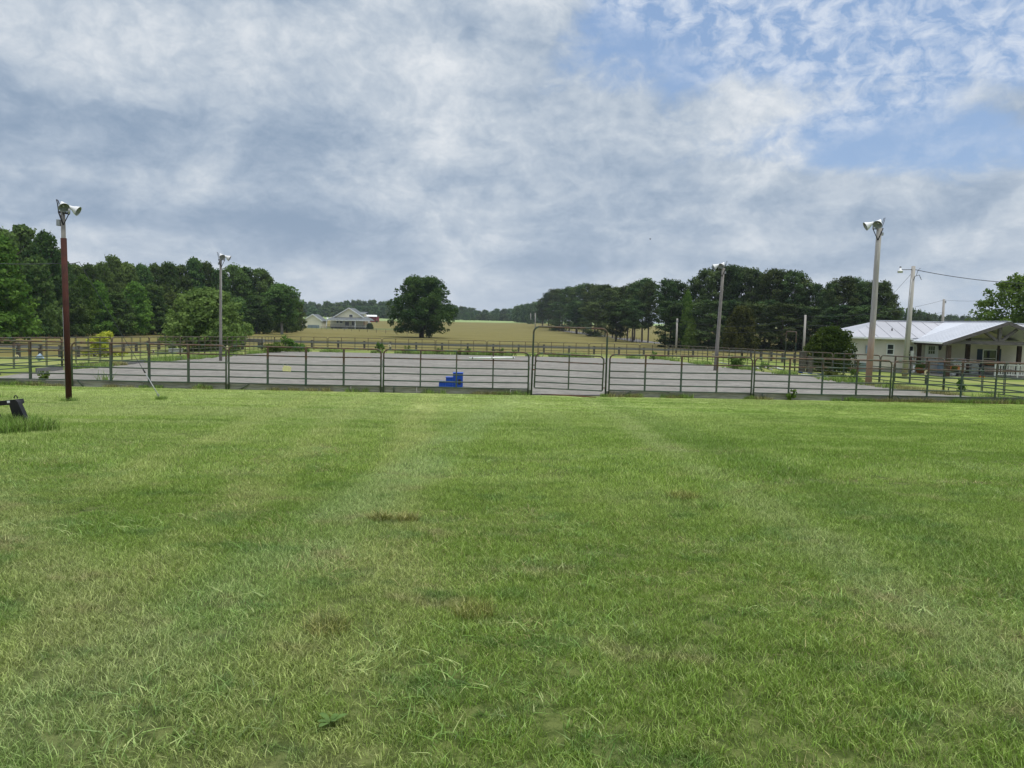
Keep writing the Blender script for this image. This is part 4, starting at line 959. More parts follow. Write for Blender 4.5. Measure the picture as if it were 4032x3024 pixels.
def fwin(p0, p1, q0, q1, nm='window'):
    a = f(p0, q0); c = f(p1, q1); o = MB().box(a.x, c.x, -.12, -.055, c.z, a.z).build(nm, M['trim'], t); k = .12
    MB().box(a.x+k, (a.x+c.x)/2-k/3, -.16, -.125, c.z+k, a.z-k).build('pane', M['glass'], o); MB().box((a.x+c.x)/2+k/3, c.x-k, -.16, -.125, c.z+k, a.z-k).build('pane', M['glass'], o)
fwin(1375, 1389, 1238, 1249.5); fwin(1358.5, 1375, 1265, 1283.5, 'patio_door'); fwin(1325, 1334, 1263, 1273); fwin(1337, 1349, 1263, 1273); fwin(1385, 1400, 1264, 1283, 'porch_door')
# dormer
a = f(1401, 1228); c = f(1433, 1252)
MB().box(a.x, c.x-.5, 3.5, 8.5, c.z-.5, a.z-.7).build('dormer', M['yellowsiding'], t); MB().slab([(a.x-1, 3.0, a.z-.6), (c.x, 3.0, a.z-.6), (c.x, 9, a.z+.1), (a.x-1, 9, a.z+.1)], .15).build('dormer_roof', M['shingle'], t)
MB().box(a.x-.2, c.x+.02, 2.94, 3.0, a.z-.95, a.z-.62).build('dormer_fascia', M['trim'], t)
s_ = f(1368, 1289); MB().box(s_.x-.9, s_.x+.9, -5.4, -3.3, -.1, .5).build('porch_step', M['shingle'], t)
d_ = f(1289, 1252); MB().lathe(d_, (.5, -.8, .3), [(0, .001), (.06, .3), (.16, .45)], 12).build('satellite_dish', M['white'], t)
p = F(1459, 1280, -3.6); q = thing('porch_flag', 'small red and white flag hanging at the right end of the distant porch', 'flag', p)
MB().tube([(0, 0, .9), (.7, -.2, 1.5)], .03, 6).build('staff', M['white'], q)
for k in range(5): MB().box(.05+k*.17, .05+(k+1)*.17, -.05, -.03, -.9+k*.05, 1.2).build('stripe', M['flagred'] if k % 2 == 0 else M['white'], q)
q = thing('porch_awning', 'brown striped blind at the right end of the distant porch', 'blind', F(1446, 1270, -2.9))
for k in range(5): MB().box(-.95+k*.42, -.74+k*.42, 0, .05, -1.1, .65).build('slat', M['terra'], q)
# garage
t = thing('garage', 'distant pale yellow gabled garage left of the farmhouse', 'garage', (F(1238, 1288).x, FY-3, gzf)); fo = Vector(t.location); 
x0, x1 = f(1204, 1270).x, f(1273, 1270).x; ze = f(1204, 1260).z+.0; zp = f(1238, 1237).z; xc = (x0+x1)/2
MB().box(x0, x1, 0, 9, 0, ze).build('wall', M['yellowsiding'], t); MB().prism([(x0, 0, ze), (x1, 0, ze), (xc, 0, zp-.2)], (0, 9, 0)).build('gable_wall', M['yellowsiding'], t)
b = MB(); b.slab([(x0-.5, -.4, ze-.25), (x0-.5, 9.4, ze-.25), (xc, 9.4, zp), (xc, -.4, zp)][::-1], .15); b.slab([(x1+.5, 9.4, ze-.25), (x1+.5, -.4, ze-.25), (xc, -.4, zp), (xc, 9.4, zp)][::-1], .15); rf = b.build('roof', M['shingle'], t)
for xe in (x0-.5, x1+.5): MB().beam((xe, -.46, ze-.35), (xc, -.46, zp-.1), .12, .34).build('rake_trim', M['trim'], rf)
a = f(1219, 1279); c = f(1264, 1288); MB().box(a.x, c.x, -.06, -.003, .02, a.z).build('garage_door', M['bluegrey'], t)
q = thing('yard_lamp', 'white hooked yard lamp left of the distant garage', 'lamp post', F(1191, 1288))
q.location.z = gzf+.0
MB().tube([(0,0,-.3),(0,0,3.2),(-.15,0,3.5),(-.7,0,3.55)], .10, 8).build('post', M['white'], q); MB().lathe((-.75,0,3.55), (0,0,-1), [(0,.05),(.05,.2),(.15,.25),(.16,.001)], 10).build('lamp_shade', M['white'], q)
for k, (px, l) in enumerate(((1174, 'small white vehicle parked under the trees left of the garage'), (1186, 'white car beside the hooked yard lamp'), (1197, 'low white trailer next to the garage wall'))):
    p = F(px, 1288, -1); t = thing('parked_car', l, 'car', (p.x, p.y+k, gzf+.0))
    MB().prism([(-1.0, 0, .3), (1.0, 0, .3), (1.0, 0, .8), (.6, 0, .85), (.35, 0, 1.3), (-.5, 0, 1.3), (-.8, 0, .9), (-1, 0, .85)], (0, 1.6, 0)).build('body', M['white'], t)
    for x_ in (-.6, .6): MB().tube([(x_, -.02, .3), (x_, .2, .3)], .3, 10).build('wheel', M['black'], t)
# red barn
t = thing('red_barn', 'long low red barn with white roof behind the distant farmhouse', 'barn', on(F(1456, 1255).x*1.33, 440)); fo = Vector(t.location)
a = W(1430, 1243, 440)-fo; c = W(1482, 1256, 440)-fo
MB().box(a.x, c.x, 0, 9, -1.5, a.z-.3).build('wall', M['barnred'], t); MB().slab([(a.x-.5, -.6, a.z-.35), (c.x+.5, -.6, a.z-.35), (c.x-.5, 4.5, a.z+.6), (a.x+.5, 4.5, a.z+.6)], .2).build('roof', M['white'], t)

# ------------------------------------------------------------------ vegetation builders
def quads(name, P, Nn, size, tint, m, asp=1.5, bend=.0):
    n = len(P); up = rng.normal(size=(n, 3)); a = np.cross(Nn, up); a /= np.linalg.norm(a, axis=1)[:, None]+1e-9; b = np.cross(Nn, a)
    s = size[:, None]; v = np.stack([P-a*s*.5, P+b*s*.5*asp*.6-Nn*s*.08, P+a*s*.5, P-b*s*.5*asp*.6-Nn*s*.08], 1).reshape(-1, 3)
    me = bpy.data.meshes.new(name); me.vertices.add(4*n); me.vertices.foreach_set('co', v.ravel().astype(np.float32))
    me.loops.add(4*n); me.loops.foreach_set('vertex_index', np.arange(4*n, dtype=np.int32)); me.polygons.add(n); me.polygons.foreach_set('loop_start', np.arange(0, 4*n, 4, dtype=np.int32))
    me.materials.append(m); at = me.attributes.new('tint', 'FLOAT', 'POINT'); at.data.foreach_set('value', np.clip(np.repeat(tint, 4), 0, 1).astype(np.float32)); me.update(calc_edges=True); return me
def leaf_cloud(name, cl, leaf, cover, m, shell=.72, upb=.25, asp=1.5, flat=False):
    Ps, Ns, Ss, Ts = [], [], [], []
    for (c, rx, rzz, tn) in cl:
        area = 4*PI*((rx*rx+2*rx*rzz)/3); n = max(12, int(area*cover/(leaf*leaf*.45)))
        d = rng.normal(size=(n, 3)); d /= np.linalg.norm(d, axis=1)[:, None]; d[:, 2] = np.where((d[:, 2] < -.3) & (rng.random(n) < .55), -d[:, 2], d[:, 2])
        rad = shell+(1.26-shell)*rng.random(n)**1.25; lump = 1+.22*np.sin(d[:, 0]*7+c[0]*3)*np.sin(d[:, 2]*6+c[1]*2)
        p = np.array(c)+d*(rad*lump)[:, None]*np.array([rx, rx, rzz]); nn = d*.75+rng.normal(size=(n, 3))*(.55 if not flat else .3); nn[:, 2] += upb; nn /= np.linalg.norm(nn, axis=1)[:, None]
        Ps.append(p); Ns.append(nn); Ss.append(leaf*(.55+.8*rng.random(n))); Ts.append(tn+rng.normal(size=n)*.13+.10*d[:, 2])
    return quads(name, np.concatenate(Ps), np.concatenate(Ns), np.concatenate(Ss), np.concatenate(Ts), m, asp)
def prof_round(u): return math.sqrt(max(0., 1-(2*u-1)**2))**.8
def prof_edge(u): return min(1, .80+u*1.2)*(1-max(0, u-.25)/.75)**.62 if u > 0 else .8
def prof_dome(u): return (1-u**2.6)**.5
def broad_clumps(h, r, base, nc, prof, cr=.24, vert=.8, lean=0):
    cl = []
    for i in range(nc):
        u = (i+.5)/nc; u = min(.995, max(.0, u+random.uniform(-.04, .04))); z = base+(h-base)*u; pr_ = prof(u)*r; a = i*2.39996+random.uniform(-.5, .5); q = math.sqrt(random.uniform(.12, 1))*.86
        rr = r*cr*random.uniform(.65, 1.35); z = min(z, h-rr*vert*.75)
        cl.append(((pr_*q*math.cos(a), pr_*q*math.sin(a), max(rr*.5, z)), rr, rr*vert*random.uniform(.75, 1.1), random.uniform(.15, .75)))
    for i in range(int(nc*.9)):                       # loose sprays that break the outline
        u = random.random()**.8; pr_ = prof(u)*r; a = random.uniform(0, 6.28); rr = r*cr*random.uniform(.28, .5)
        cl.append(((pr_*1.02*math.cos(a), pr_*1.02*math.sin(a), max(rr*.5, base+(h-base)*u-rr*.3)), rr, rr*vert, random.uniform(.3, .9)))
    return cl
def trunk_mesh(name, h, r, m, limbs=6, base=.35, reach=3., lean=.3):
    b = MB(); bx, by = random.uniform(-lean, lean), random.uniform(-lean, lean)
    b.tube([(0,0,-.3), (0,0,.4), (bx*.4, by*.4, h*.35), (bx, by, h*.8)], [r*1.35, r, r*.8, r*.25], 8)
    for k in range(limbs):
        a = k*2.4; z0 = h*(base+.4*k/max(1, limbs)); b.tube([(bx*.5, by*.5, z0), (math.cos(a)*reach*.5, math.sin(a)*reach*.5, z0+h*.10), (math.cos(a)*reach, math.sin(a)*reach, z0+h*.2)], [r*.42, r*.25, r*.08], 6)
    return b.mesh(name, m)
def tree_proto(kind, h, r, crown_me, trunk_me): return dict(h=h, r=r, crown=crown_me, trunk=trunk_me, kind=kind)
def plant_tree(pr_, loc, h, wr, lab, name, group=None, cat='tree', rz=None):
    t = thing(name, lab, cat, loc, random.uniform(0, 6.28) if rz is None else rz, group)
    t.scale = (wr/pr_['r'], wr/pr_['r'], h/pr_['h'])
    link('crown', pr_['crown'], t)
    if pr_['trunk']: link('trunk', pr_['trunk'], t)
    return t
BROAD = []
for k in range(5):
    h, r = 14., 4.4; cl = broad_clumps(h, r, .6, 46, prof_edge, .27, .85)+[((0, 0, z), r*.55, 1.8, .1) for z in (2.5, 5.5, 8.5, 10.5)]
    BROAD.append(tree_proto('b', h, r, leaf_cloud('crown_wood', cl, .42, .85, M['leaf_wood_light' if k == 4 else 'leaf_wood']), trunk_mesh('trunk_wood', h, .28, M['bark'])))
TALLB = []
for k in range(2):
    h, r = 15., 4.4; cl = broad_clumps(h, r, 4.2, 42, prof_round, .26, .8)+[((0, 0, z), r*.5, 1.6, .1) for z in (6.5, 9, 11.5)]
    TALLB.append(tree_proto('tb', h, r, leaf_cloud('crown_tall', cl, .42, .85, M['leaf_wood']), trunk_mesh('trunk_tall', h, .32, M['palebark'])))
PINES = []
for k in range(6):
    h, r = 15., 3.1; cl = []; cbs = (.26, .36, .44, .18, .30, .03)[k]
    nl = 44
    for i in range(nl):
        u = (i+.5)/nl; z = h*(cbs+(1-cbs)*u)-.2; pr_ = r*((.55+.9*u) if u < .45 else (1-((u-.45)/.62)**2.2)**.5 if u < .99 else .2)*random.uniform(.55, 1.12)
        a = i*2.39996+random.uniform(-.6, .6); q = random.choice((.35, .62, .9, .9)); rr = random.uniform(.75, 1.25)
        cl.append(((pr_*q*math.cos(a), pr_*q*math.sin(a), min(z, h-.5)), rr, rr*random.uniform(.55, .85), random.uniform(.1, .8)))
    PINES.append(tree_proto('p', h, r, leaf_cloud('crown_pine', cl, .27, .66, M['leaf_pine'], .3, .15, 2.0), trunk_mesh('trunk_pine', h, .20, M['bark'], 8, .35, 1.6, .25)))
FAR = []
for k in range(5):
    h, r = 13., 5.2; cl = broad_clumps(h, r, .3, 16, prof_edge, .38, .9)+[((0, 0, z), r*.6, 2.4, .2) for z in (3, 7)]
    FAR.append(tree_proto('f', h, r, leaf_cloud('crown_far', cl, 1.0, .9, M['leaf_hill']), None))

def tree_at(pr_, px, ytop, Y, wpx, lab, name, group=None, cat='tree', hmul=1.0):
    g = GX(px, Y); top = W(px, ytop, Y).z; h = (top-g.z)*hmul; return plant_tree(pr_, g-Vector((0, 0, .1)), h, wpx/FPX*Y/2, lab, name, group, cat)

# left wood -------------------------------------------------------------
LW_ = [ # px, ytop, depth, width px, proto, words
 (20, 905, 108, 190, 0), (100, 888, 112, 190, 1), (185, 915, 108, 150, 2), (228, 985, 116, 110, 3), (262, 1030, 120, 110, 0), (150, 1010, 98, 150, 2), (60, 1030, 100, 160, 3),
 (300, 1040, 124, 120, 1), (355, 1042, 128, 120, 2), (405, 1036, 134, 120, 0), (452, 1014, 138, 110, 3), (505, 1034, 142, 120, 1), (560, 1042, 146, 120, 2), (612, 1042, 150, 120, 0), (665, 1040, 152, 120, 3), (715, 1044, 156, 110, 1),
 (768, 1018, 158, 110, 2), (815, 1034, 160, 110, 0), (865, 1066, 160, 110, 3), (920, 1048, 165, 110, 5), (965, 1052, 168, 120, 1), (1015, 1062, 170, 110, 6), (1050, 1082, 172, 110, 0), (1092, 1120, 172, 90, 2), (1130, 1142, 165, 90, 3),
 (330, 1085, 112, 110, 4), (390, 1110, 114, 110, 4), (460, 1150, 117, 130, 1), (530, 1112, 122, 130, 4), (600, 1120, 128, 140, 0), (680, 1150, 132, 120, 2), (285, 1130, 108, 120, 3), (1165, 1165, 178, 70, 1), (1010, 1165, 150, 110, 3), (940, 1170, 148, 110, 2)]
ORD2 = ['first', 'second', 'third', 'fourth', 'fifth', 'sixth', 'seventh', 'eighth', 'ninth', 'tenth', 'eleventh', 'twelfth', 'thirteenth', 'fourteenth', 'fifteenth', 'sixteenth', 'seventeenth', 'eighteenth', 'nineteenth', 'twentieth', 'twenty-first', 'twenty-second', 'twenty-third', 'twenty-fourth', 'twenty-fifth', 'twenty-sixth', 'twenty-seventh', 'twenty-eighth', 'twenty-ninth', 'thirtieth', 'thirty-first', 'thirty-second', 'thirty-third', 'thirty-fourth', 'thirty-fifth', 'thirty-sixth', 'thirty-seventh', 'thirty-eighth', 'thirty-ninth', 'fortieth']
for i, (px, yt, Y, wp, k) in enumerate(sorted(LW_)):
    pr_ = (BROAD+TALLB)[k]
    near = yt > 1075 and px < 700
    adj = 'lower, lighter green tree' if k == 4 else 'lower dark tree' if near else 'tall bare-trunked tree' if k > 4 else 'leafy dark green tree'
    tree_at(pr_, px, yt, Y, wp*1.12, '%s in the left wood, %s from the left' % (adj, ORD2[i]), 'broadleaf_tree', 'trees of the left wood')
tree_at(BROAD[4], -8, 925, 78, 270, 'light green tree cut by the left edge, nearest of the left wood', 'broadleaf_tree')
# left far tree by the driveway, rounder
tree_at(TALLB[0], 1110, 1120, 148, 150, 'rounded dark tree at the right end of the left wood, over the car park', 'broadleaf_tree')

# the big round bush behind the left lamp pole
cl = broad_clumps(6.0, 4.3, .2, 60, prof_dome, .22, .85)+[((0, 0, z), 2.4, 1.6, .1) for z in (1.5, 3.4)]
pb_ = tree_proto('bush', 6.0, 4.3, leaf_cloud('crown_bush', cl, .25, .75, M['leaf_bush']), trunk_mesh('trunk_bush', 4, .2, M['bark']))
tree_at(pb_, 818, 1143, 76, 318, 'big round light green bush tree behind the left lamp pole', 'round_tree', None)
# lime sapling
cl = [((random.uniform(-.7, .7)*(1-u*.5), random.uniform(-.5, .5), .2+1.5*u), .38, .30, random.uniform(.2, .9)) for u in np.linspace(0, 1, 16)]+[((x_, 0, .25), .3, .2, .5) for x_ in (-1., .9, 1.3, 1.7)]
ps_ = tree_proto('s', 2.0, 1.1, leaf_cloud('crown_sapling', cl, .15, .7, M['leaf_lime']), trunk_mesh('trunk_sap', 1.6, .04, M['bark'], 3, .2, .5, .1))
g = GX(392, 62); plant_tree(ps_, g, 2.1, 1.25, 'yellow green sapling just outside the left fence', 'sapling', None, 'young tree', 0)
# cherry-like shadow tree: far lone oak
h, r = 11.6, 6.6
def oakprof(u): return (.80+.28*math.sin(min(u, .35)*PI/.7))*(1-max(0, (u-.42))/.62)**.42 if u < .99 else .25
cl = broad_clumps(h, r, 1.5, 96, oakprof, .17, .85)+[((0, 0, z), 2.8, 1.7, .05) for z in (4., 6., 8.)]+[((x_, random.uniform(-2, 2), 1.4), .8, .55, .3) for x_ in (-5.4, -4.4, -3.2, 4.0, 4.9, 5.3, -2.0, 2.6)]
po = tree_proto('oak', h, r, leaf_cloud('crown_oak', cl, .30, .85, M['leaf_oak']), trunk_mesh('trunk_oak', h, .48, M['bark'], 9, .16, 4.2, .3))
g = GX(1660, 150); plant_tree(po, g, W(1690, 1096, 150).z-g.z, 125/FPX*150, 'large lone round oak standing in the tan field', 'oak_tree', None, 'tree', 1.0)
# small cedar sprout at its foot
p = on(g.x+1.7, 149); cl = [((random.uniform(-.9, .9), random.uniform(-.5, .5), random.uniform(.3, 1.9)), .5, .45, .3) for _ in range(9)]
q = thing('shrub', 'low shrub at the foot of the lone oak', 'shrub', p); link('foliage', leaf_cloud('foliage_sprout', cl, .25, .8, M['leaf_oak']), q)

# pine row receding to the left, and pines behind the right fence ---------
PR = [(2135, 1172, 385, 60, 0), (2158, 1152, 370, 70, 4), (2185, 1140, 350, 80, 3), (2212, 1138, 330, 80, 1), (2240, 1130, 310, 85, 4), (2268, 1126, 290, 90, 0), (2296, 1118, 270, 90, 3), (2325, 1121, 250, 95, 1), (2352, 1124, 235, 95, 4), (2382, 1122, 220, 100, 0),
 (2412, 1130, 205, 105, 2), (2442, 1136, 195, 105, 0), (2470, 1128, 185, 105, 4), (2498, 1112, 178, 105, 1), (2528, 1096, 170, 105, 2), (2552, 1108, 165, 90, 0),
 (2425, 1190, 168, 120, 3), (2340, 1185, 215, 120, 5), (2270, 1185, 262, 110, 3), (2200, 1190, 320, 100, 5), (2490, 1180, 164, 110, 1)]
for i, (px, yt, Y, wp, k) in enumerate(sorted(PR)):
    tree_at(PINES[k], px, yt, Y, wp*1.05, ('lower ' if yt > 1178 else '')+'dark pine of the receding roadside row, %s from the left' % ORD2[i], 'pine_tree', 'pines of the roadside row')
PG = [(2618, 1098, 136, 95, 2), (2650, 1102, 140, 110, 0), (2685, 1118, 138, 100, 3), (2735, 1100, 134, 110, 5), (2775, 1062, 132, 120, 3), (2818, 1046, 134, 130, 0), (2865, 1048, 132, 130, 3), (2912, 1052, 134, 130, 4), (2958, 1056, 132, 120, 0), (2992, 1076, 136, 100, 2),
 (3030, 1060, 128, 120, 4), (3068, 1064, 130, 120, 1), (3112, 1066, 128, 120, 0), (3150, 1096, 128, 110, 3), (3198, 1116, 126, 110, 1), (3238, 1136, 130, 80, 2), (3268, 1112, 120, 90, 1), (3312, 1090, 120, 120, 4), (3350, 1092, 122, 120, 0), (3388, 1118, 124, 90, 2), (3428, 1106, 122, 110, 1), (3462, 1106, 120, 110, 2), (3492, 1150, 124, 80, 0),
 (2640, 1180, 130, 110, 5), (2700, 1190, 128, 110, 5), (2790, 1180, 124, 130, 5), (2860, 1180, 126, 130, 5), (2950, 1190, 122, 130, 5), (3010, 1180, 124, 120, 5), (3075, 1190, 120, 120, 5), (3140, 1200, 122, 130, 5), (3210, 1205, 120, 130, 5), (3290, 1200, 118, 130, 5), (3370, 1200, 116, 130, 5), (3445, 1200, 116, 120, 5), (3500, 1215, 118, 90, 5)]
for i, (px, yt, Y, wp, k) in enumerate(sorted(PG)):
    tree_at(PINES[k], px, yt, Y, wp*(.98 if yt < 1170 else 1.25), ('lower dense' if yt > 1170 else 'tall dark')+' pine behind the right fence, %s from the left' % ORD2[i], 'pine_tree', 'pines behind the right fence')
for i, (px, yt, Y, wp, k, lab) in enumerate(((2703, 1145, 126, 60, 4, 'light green creeper-covered tree between the dark pines'), (2722, 1250, 124, 60, 4, 'low light green tree under the creeper-covered one'))):
    tree_at(BROAD[k], px, yt, Y, wp, lab, 'creeper_tree')
# cedar and round shrub
cl = broad_clumps(5.4, 2.4, .2, 44, lambda u: (1-u**1.5)**.62*.98+.02, .26, 1.0)+[((0, 0, z), 1.2, 1.1, .1) for z in (1., 2.4, 3.6)]
pc_ = tree_proto('c', 5.4, 2.4, leaf_cloud('crown_cedar', cl, .22, .85, M['leaf_cedar']), trunk_mesh('trunk_cedar', 4, .15, M['bark'], 0))
tree_at(pc_, 2918, 1208, 108, 138, 'olive green cedar in front of the dark pines, right of the lamp pole', 'cedar_tree')
tree_at(pc_, 2880, 1255, 112, 90, 'smaller olive cedar behind the grey lamp pole', 'cedar_tree')
cl = broad_clumps(3.4, 2.0, .1, 46, prof_dome, .25, .85)+[((0, 0, z), 1.2, 1.0, .1) for z in (.9, 2.0)]
pr2 = tree_proto('r', 3.4, 2.0, leaf_cloud('crown_shrub', cl, .15, .85, M['leaf_shrub']), trunk_mesh('trunk_shrub', 2, .1, M['bark'], 3, .2, .8))
tree_at(pr2, 3275, 1283, 53.5, 188, 'dark round shrub at the left end of the white-roofed house', 'round_shrub', None, 'shrub')
# airy tree behind the house at the right edge
cl = broad_clumps(9., 5.5, .5, 80, prof_dome, .17, .8)+[((-5.2, 0, 3.2), .9, .7, .6), ((-4.6, 0, 4.3), .9, .7, .6), ((-5.9, .4, 2.6), .7, .5, .7)]
pt_ = tree_proto('t', 9., 5.5, leaf_cloud('crown_airy', cl, .26, .62, M['leaf_right']), trunk_mesh('trunk_airy', 7, .22, M['bark'], 7, .2, 3.6))
tree_at(pt_, 4040, 1085, 78, 430, 'bright airy tree behind the house at the right edge', 'broadleaf_tree')
tree_at(pt_, 4180, 1160, 84, 300, 'second airy tree behind the porch, beyond the right edge', 'broadleaf_tree')

# distant treeline ------------------------------------------------------
def far_row(x0, x1, n, yt, Y, wpx, lab, grp, jit=8, m=None):
    for i in range(n):
        k = (i+.5)/n; px = x0+(x1-x0)*k+random.uniform(-8, 8); y = np.interp(k, np.linspace(0, 1, len(yt)), yt)+random.uniform(-jit, jit)*.6
        tree_at(FAR[(i*3+random.randrange(2)) % 5], px, y, Y*random.uniform(.97, 1.03), wpx*random.uniform(.85, 1.2), lab+', '+(ORD2[i]+' from the left' if i < n/2 else ORD2[n-1-i]+' from the right'), 'distant_tree', grp)
far_row(1150, 1580, 26, (1192, 1192, 1192, 1188, 1184, 1186, 1190), 640, 44, 'ridge tree behind the farmhouse', 'trees on the wooded ridge behind the farmhouse')
far_row(1170, 1560, 20, (1212, 1210, 1206, 1205, 1208), 585, 46, 'lower tree at the ridge foot behind the farmhouse', 'trees at the foot of the ridge behind the farmhouse')
far_row(1770, 2080, 20, (1210, 1208, 1220, 1224, 1216, 1214, 1226), 700, 42, 'hazy far tree beyond the green meadow', 'far trees beyond the green meadow', 6)
far_row(1790, 2110, 13, (1228, 1232, 1238, 1236, 1240, 1240), 610, 40, 'low rounded tree at the edge of the green meadow', 'low trees at the edge of the green meadow', 8)
far_row(2030, 2160, 8, (1208, 1196, 1192, 1190), 520, 44, 'bluish tree left of the pine row', 'bluish trees left of the pine row', 5)
far_row(1560, 1800, 8, (1195, 1205), 650, 60, 'far tree behind the lone oak', 'far trees behind the lone oak', 5)
far_row(3520, 3660, 7, (1218, 1212, 1226, 1240), 230, 46, 'dark tree behind the service pole', 'dark trees behind the service pole', 5)
far_row(3660, 4080, 16, (1240, 1246, 1250, 1250), 420, 44, 'low far tree above the house roof', 'low far trees above the house roof', 4)
tree_at(FAR[2], 2087, 1258, 470, 26, 'small round tree at the right end of the green meadow', 'distant_tree')
tree_at(FAR[1], 1483, 1262, 430, 9, 'tiny bush in the meadow right of the red barn', 'distant_bush', None, 'shrub')
g_ = on(F(1463, 1290).x, 326); plant_tree(pr2, g_, 2.6, 1.5, 'dark bush at the right end of the farmhouse porch', 'shrub', None, 'shrub')

# wire fence on posts across the field
def wire_fence(pts, lab, npost, hgt=1.1, r=.05):
    pts = [on(p.x, p.y) for p in pts]; t = thing('wire_fence', lab, 'fence', pts[0]); o = pts[0]; seg = []
    for a, b_ in zip(pts[:-1], pts[1:]):
        for i in range(npost):
            x_ = a.x+(b_.x-a.x)*i/npost; y_ = a.y+(b_.y-a.y)*i/npost; seg.append(on(x_, y_))
    seg.append(pts[-1])
    for s_ in seg: MB().tube([s_-o, s_-o+Vector((0, 0, hgt))], r, 6).build('post', M['tie'], t)
    for z_ in (.45, .75, 1.0): MB().tube([s_-o+Vector((0, 0, z_)) for s_ in seg], .018, 4).build('wire', M['tie'], t)
wire_fence([G(1000, 1288), G(1160, 1293), G(1330, 1300), G(1650, 1323)], 'dark wire fence running down the tan field to the lone oak', 9, 1.0)
wire_fence([GX(2120, 395), GX(2235, 290), GX(2420, 190), GX(2520, 158)], 'thin wire fence along the pine row', 9, 1.15)

# drive under the pines
M['road'] = mat('gravel_drive', (.22, .21, .20), (.17, .165, .16), .6, .95, coord='Object')
ctr = [GX(2130, 400), GX(2215, 330), GX(2330, 250), GX(2470, 188), GX(2560, 164), GX(2700, 150)]
v = []; f_ = []
for i, p in enumerate(ctr):
    for j in range(5):
        q = on(p.x-2.5+j*1.25+.2, p.y+1.0, .05); v.append(tuple(q))
for i in range(len(ctr)-1):
    for j in range(4): a = i*5+j; f_.append((a, a+1, a+6, a+5))
me = bpy.data.meshes.new('gravel_drive'); me.from_pydata(v, [], f_); me.materials.append(M['road']); me.update(); tag(link('gravel_road', me), kind='structure')

# ------------------------------------------------------------------ grass
def blades(name, n, rad, hgt, wid, lean, m, seg=2, flatten=.0, tvar=1.0):
    V, Fc, T = [], [], []
    for i in range(n):
        a = random.uniform(0, 6.28); q = rad*math.sqrt(random.random()); bx, by = q*math.cos(a), q*math.sin(a)
        h = hgt*random.uniform(.45, 1.15); w_ = wid*random.uniform(.7, 1.3); d = random.uniform(0, 6.28); ln = lean*random.uniform(.2, 1.3); cx, cy = math.cos(d), math.sin(d)
        f2 = random.uniform(0, 6.28); sx, sy = math.cos(f2)*w_/2, math.sin(f2)*w_/2; tn = random.random()*tvar; base = len(V)
        for s_ in range(seg+1):
            k = s_/seg; ww = 1-k**1.6; x_ = bx+cx*ln*h*k*k; y_ = by+cy*ln*h*k*k; z_ = h*k*(1-.25*ln*k)
            if s_ == seg: V.append((x_, y_, max(.002, z_))); T.append(tn)
            else: V += [(x_-sx*ww, y_-sy*ww, z_-.004), (x_+sx*ww, y_+sy*ww, z_-.004)]; T += [tn]*2
        for s_ in range(seg):
            b0 = base+2*s_
            if s_ == seg-1: Fc.append((b0, b0+1, b0+2))
            else: Fc.append((b0, b0+1, b0+3, b0+2))
    me = bpy.data.meshes.new(name); me.from_pydata(V, [], Fc); me.materials.append(m); at = me.attributes.new('tint', 'FLOAT', 'POINT'); at.data.foreach_set('value', np.array(T, dtype=np.float32)); me.update(); return me
def scatter(name, pts, scl, meshes, label=None, kind='stuff'):
    """points instanced with random turn through geometry nodes; one stuff object"""
    n = len(pts); me = bpy.data.meshes.new(name); me.vertices.add(n); me.vertices.foreach_set('co', np.asarray(pts, dtype=np.float32).ravel())
    a = me.attributes.new('scl', 'FLOAT', 'POINT'); a.data.foreach_set('value', np.asarray(scl, dtype=np.float32)); me.update()
    o = link(name, me); tag(o, label, kind=kind)
    ng = bpy.data.node_groups.new(name, 'GeometryNodeTree'); ng.interface.new_socket('Geometry', in_out='INPUT', socket_type='NodeSocketGeometry'); ng.interface.new_socket('Geometry', in_out='OUTPUT', socket_type='NodeSocketGeometry')
    gi = ng.nodes.new('NodeGroupInput'); go = ng.nodes.new('NodeGroupOutput'); join = ng.nodes.new('GeometryNodeJoinGeometry')
    na = ng.nodes.new('GeometryNodeInputNamedAttribute'); na.data_type = 'FLOAT'; na.inputs[0].default_value = 'scl'
    rv = ng.nodes.new('FunctionNodeRandomValue'); rv.data_type = 'FLOAT_VECTOR'; rv.inputs[0].default_value = (-.12, -.12, 0); rv.inputs[1].default_value = (.12, .12, 6.283)
    gi2 = ng.nodes.new('GeometryNodeGeometryToInstance')
    for me_ in meshes:
        src = bpy.data.objects.new(me_.name, me_); oi = ng.nodes.new('GeometryNodeObjectInfo'); oi.inputs['Object'].default_value = src; oi.inputs['As Instance'].default_value = True
        ng.links.new(oi.outputs['Geometry'], gi2.inputs[0])
    # pick one of the sources per point
    ip = ng.nodes.new('GeometryNodeInstanceOnPoints'); ip.inputs['Pick Instance'].default_value = True
    ng.nodes.remove(gi2); jn = ng.nodes.new('GeometryNodeJoinGeometry')
    for nd in [x for x in ng.nodes if x.bl_idname == 'GeometryNodeObjectInfo']: ng.links.new(nd.outputs['Geometry'], jn.inputs[0])
    ng.links.new(gi.outputs[0], ip.inputs['Points']); ng.links.new(jn.outputs[0], ip.inputs['Instance']); ng.links.new(rv.outputs[0], ip.inputs['Rotation']); ng.links.new(na.outputs[0], ip.inputs['Scale'])
    ng.links.new(ip.outputs[0], go.inputs[0]); md = o.modifiers.new('scatter', 'NODES'); md.node_group = ng; return o
M['blade'] = blade_mat('grass_blade', .12, (.085, .15, .03))
M['blade_far'] = blade_mat('grass_blade_far', .0, (.1, .15, .04))
M['blade_wide'] = blade_mat('crabgrass_blade', .50, (.115, .225, .065))
M['blade_dry'] = blade_mat('dry_blade', .75, (.30, .235, .125), .1)
M['blade_brown'] = blade_mat('bunch_blade', .65, (.20, .17, .05), .2)
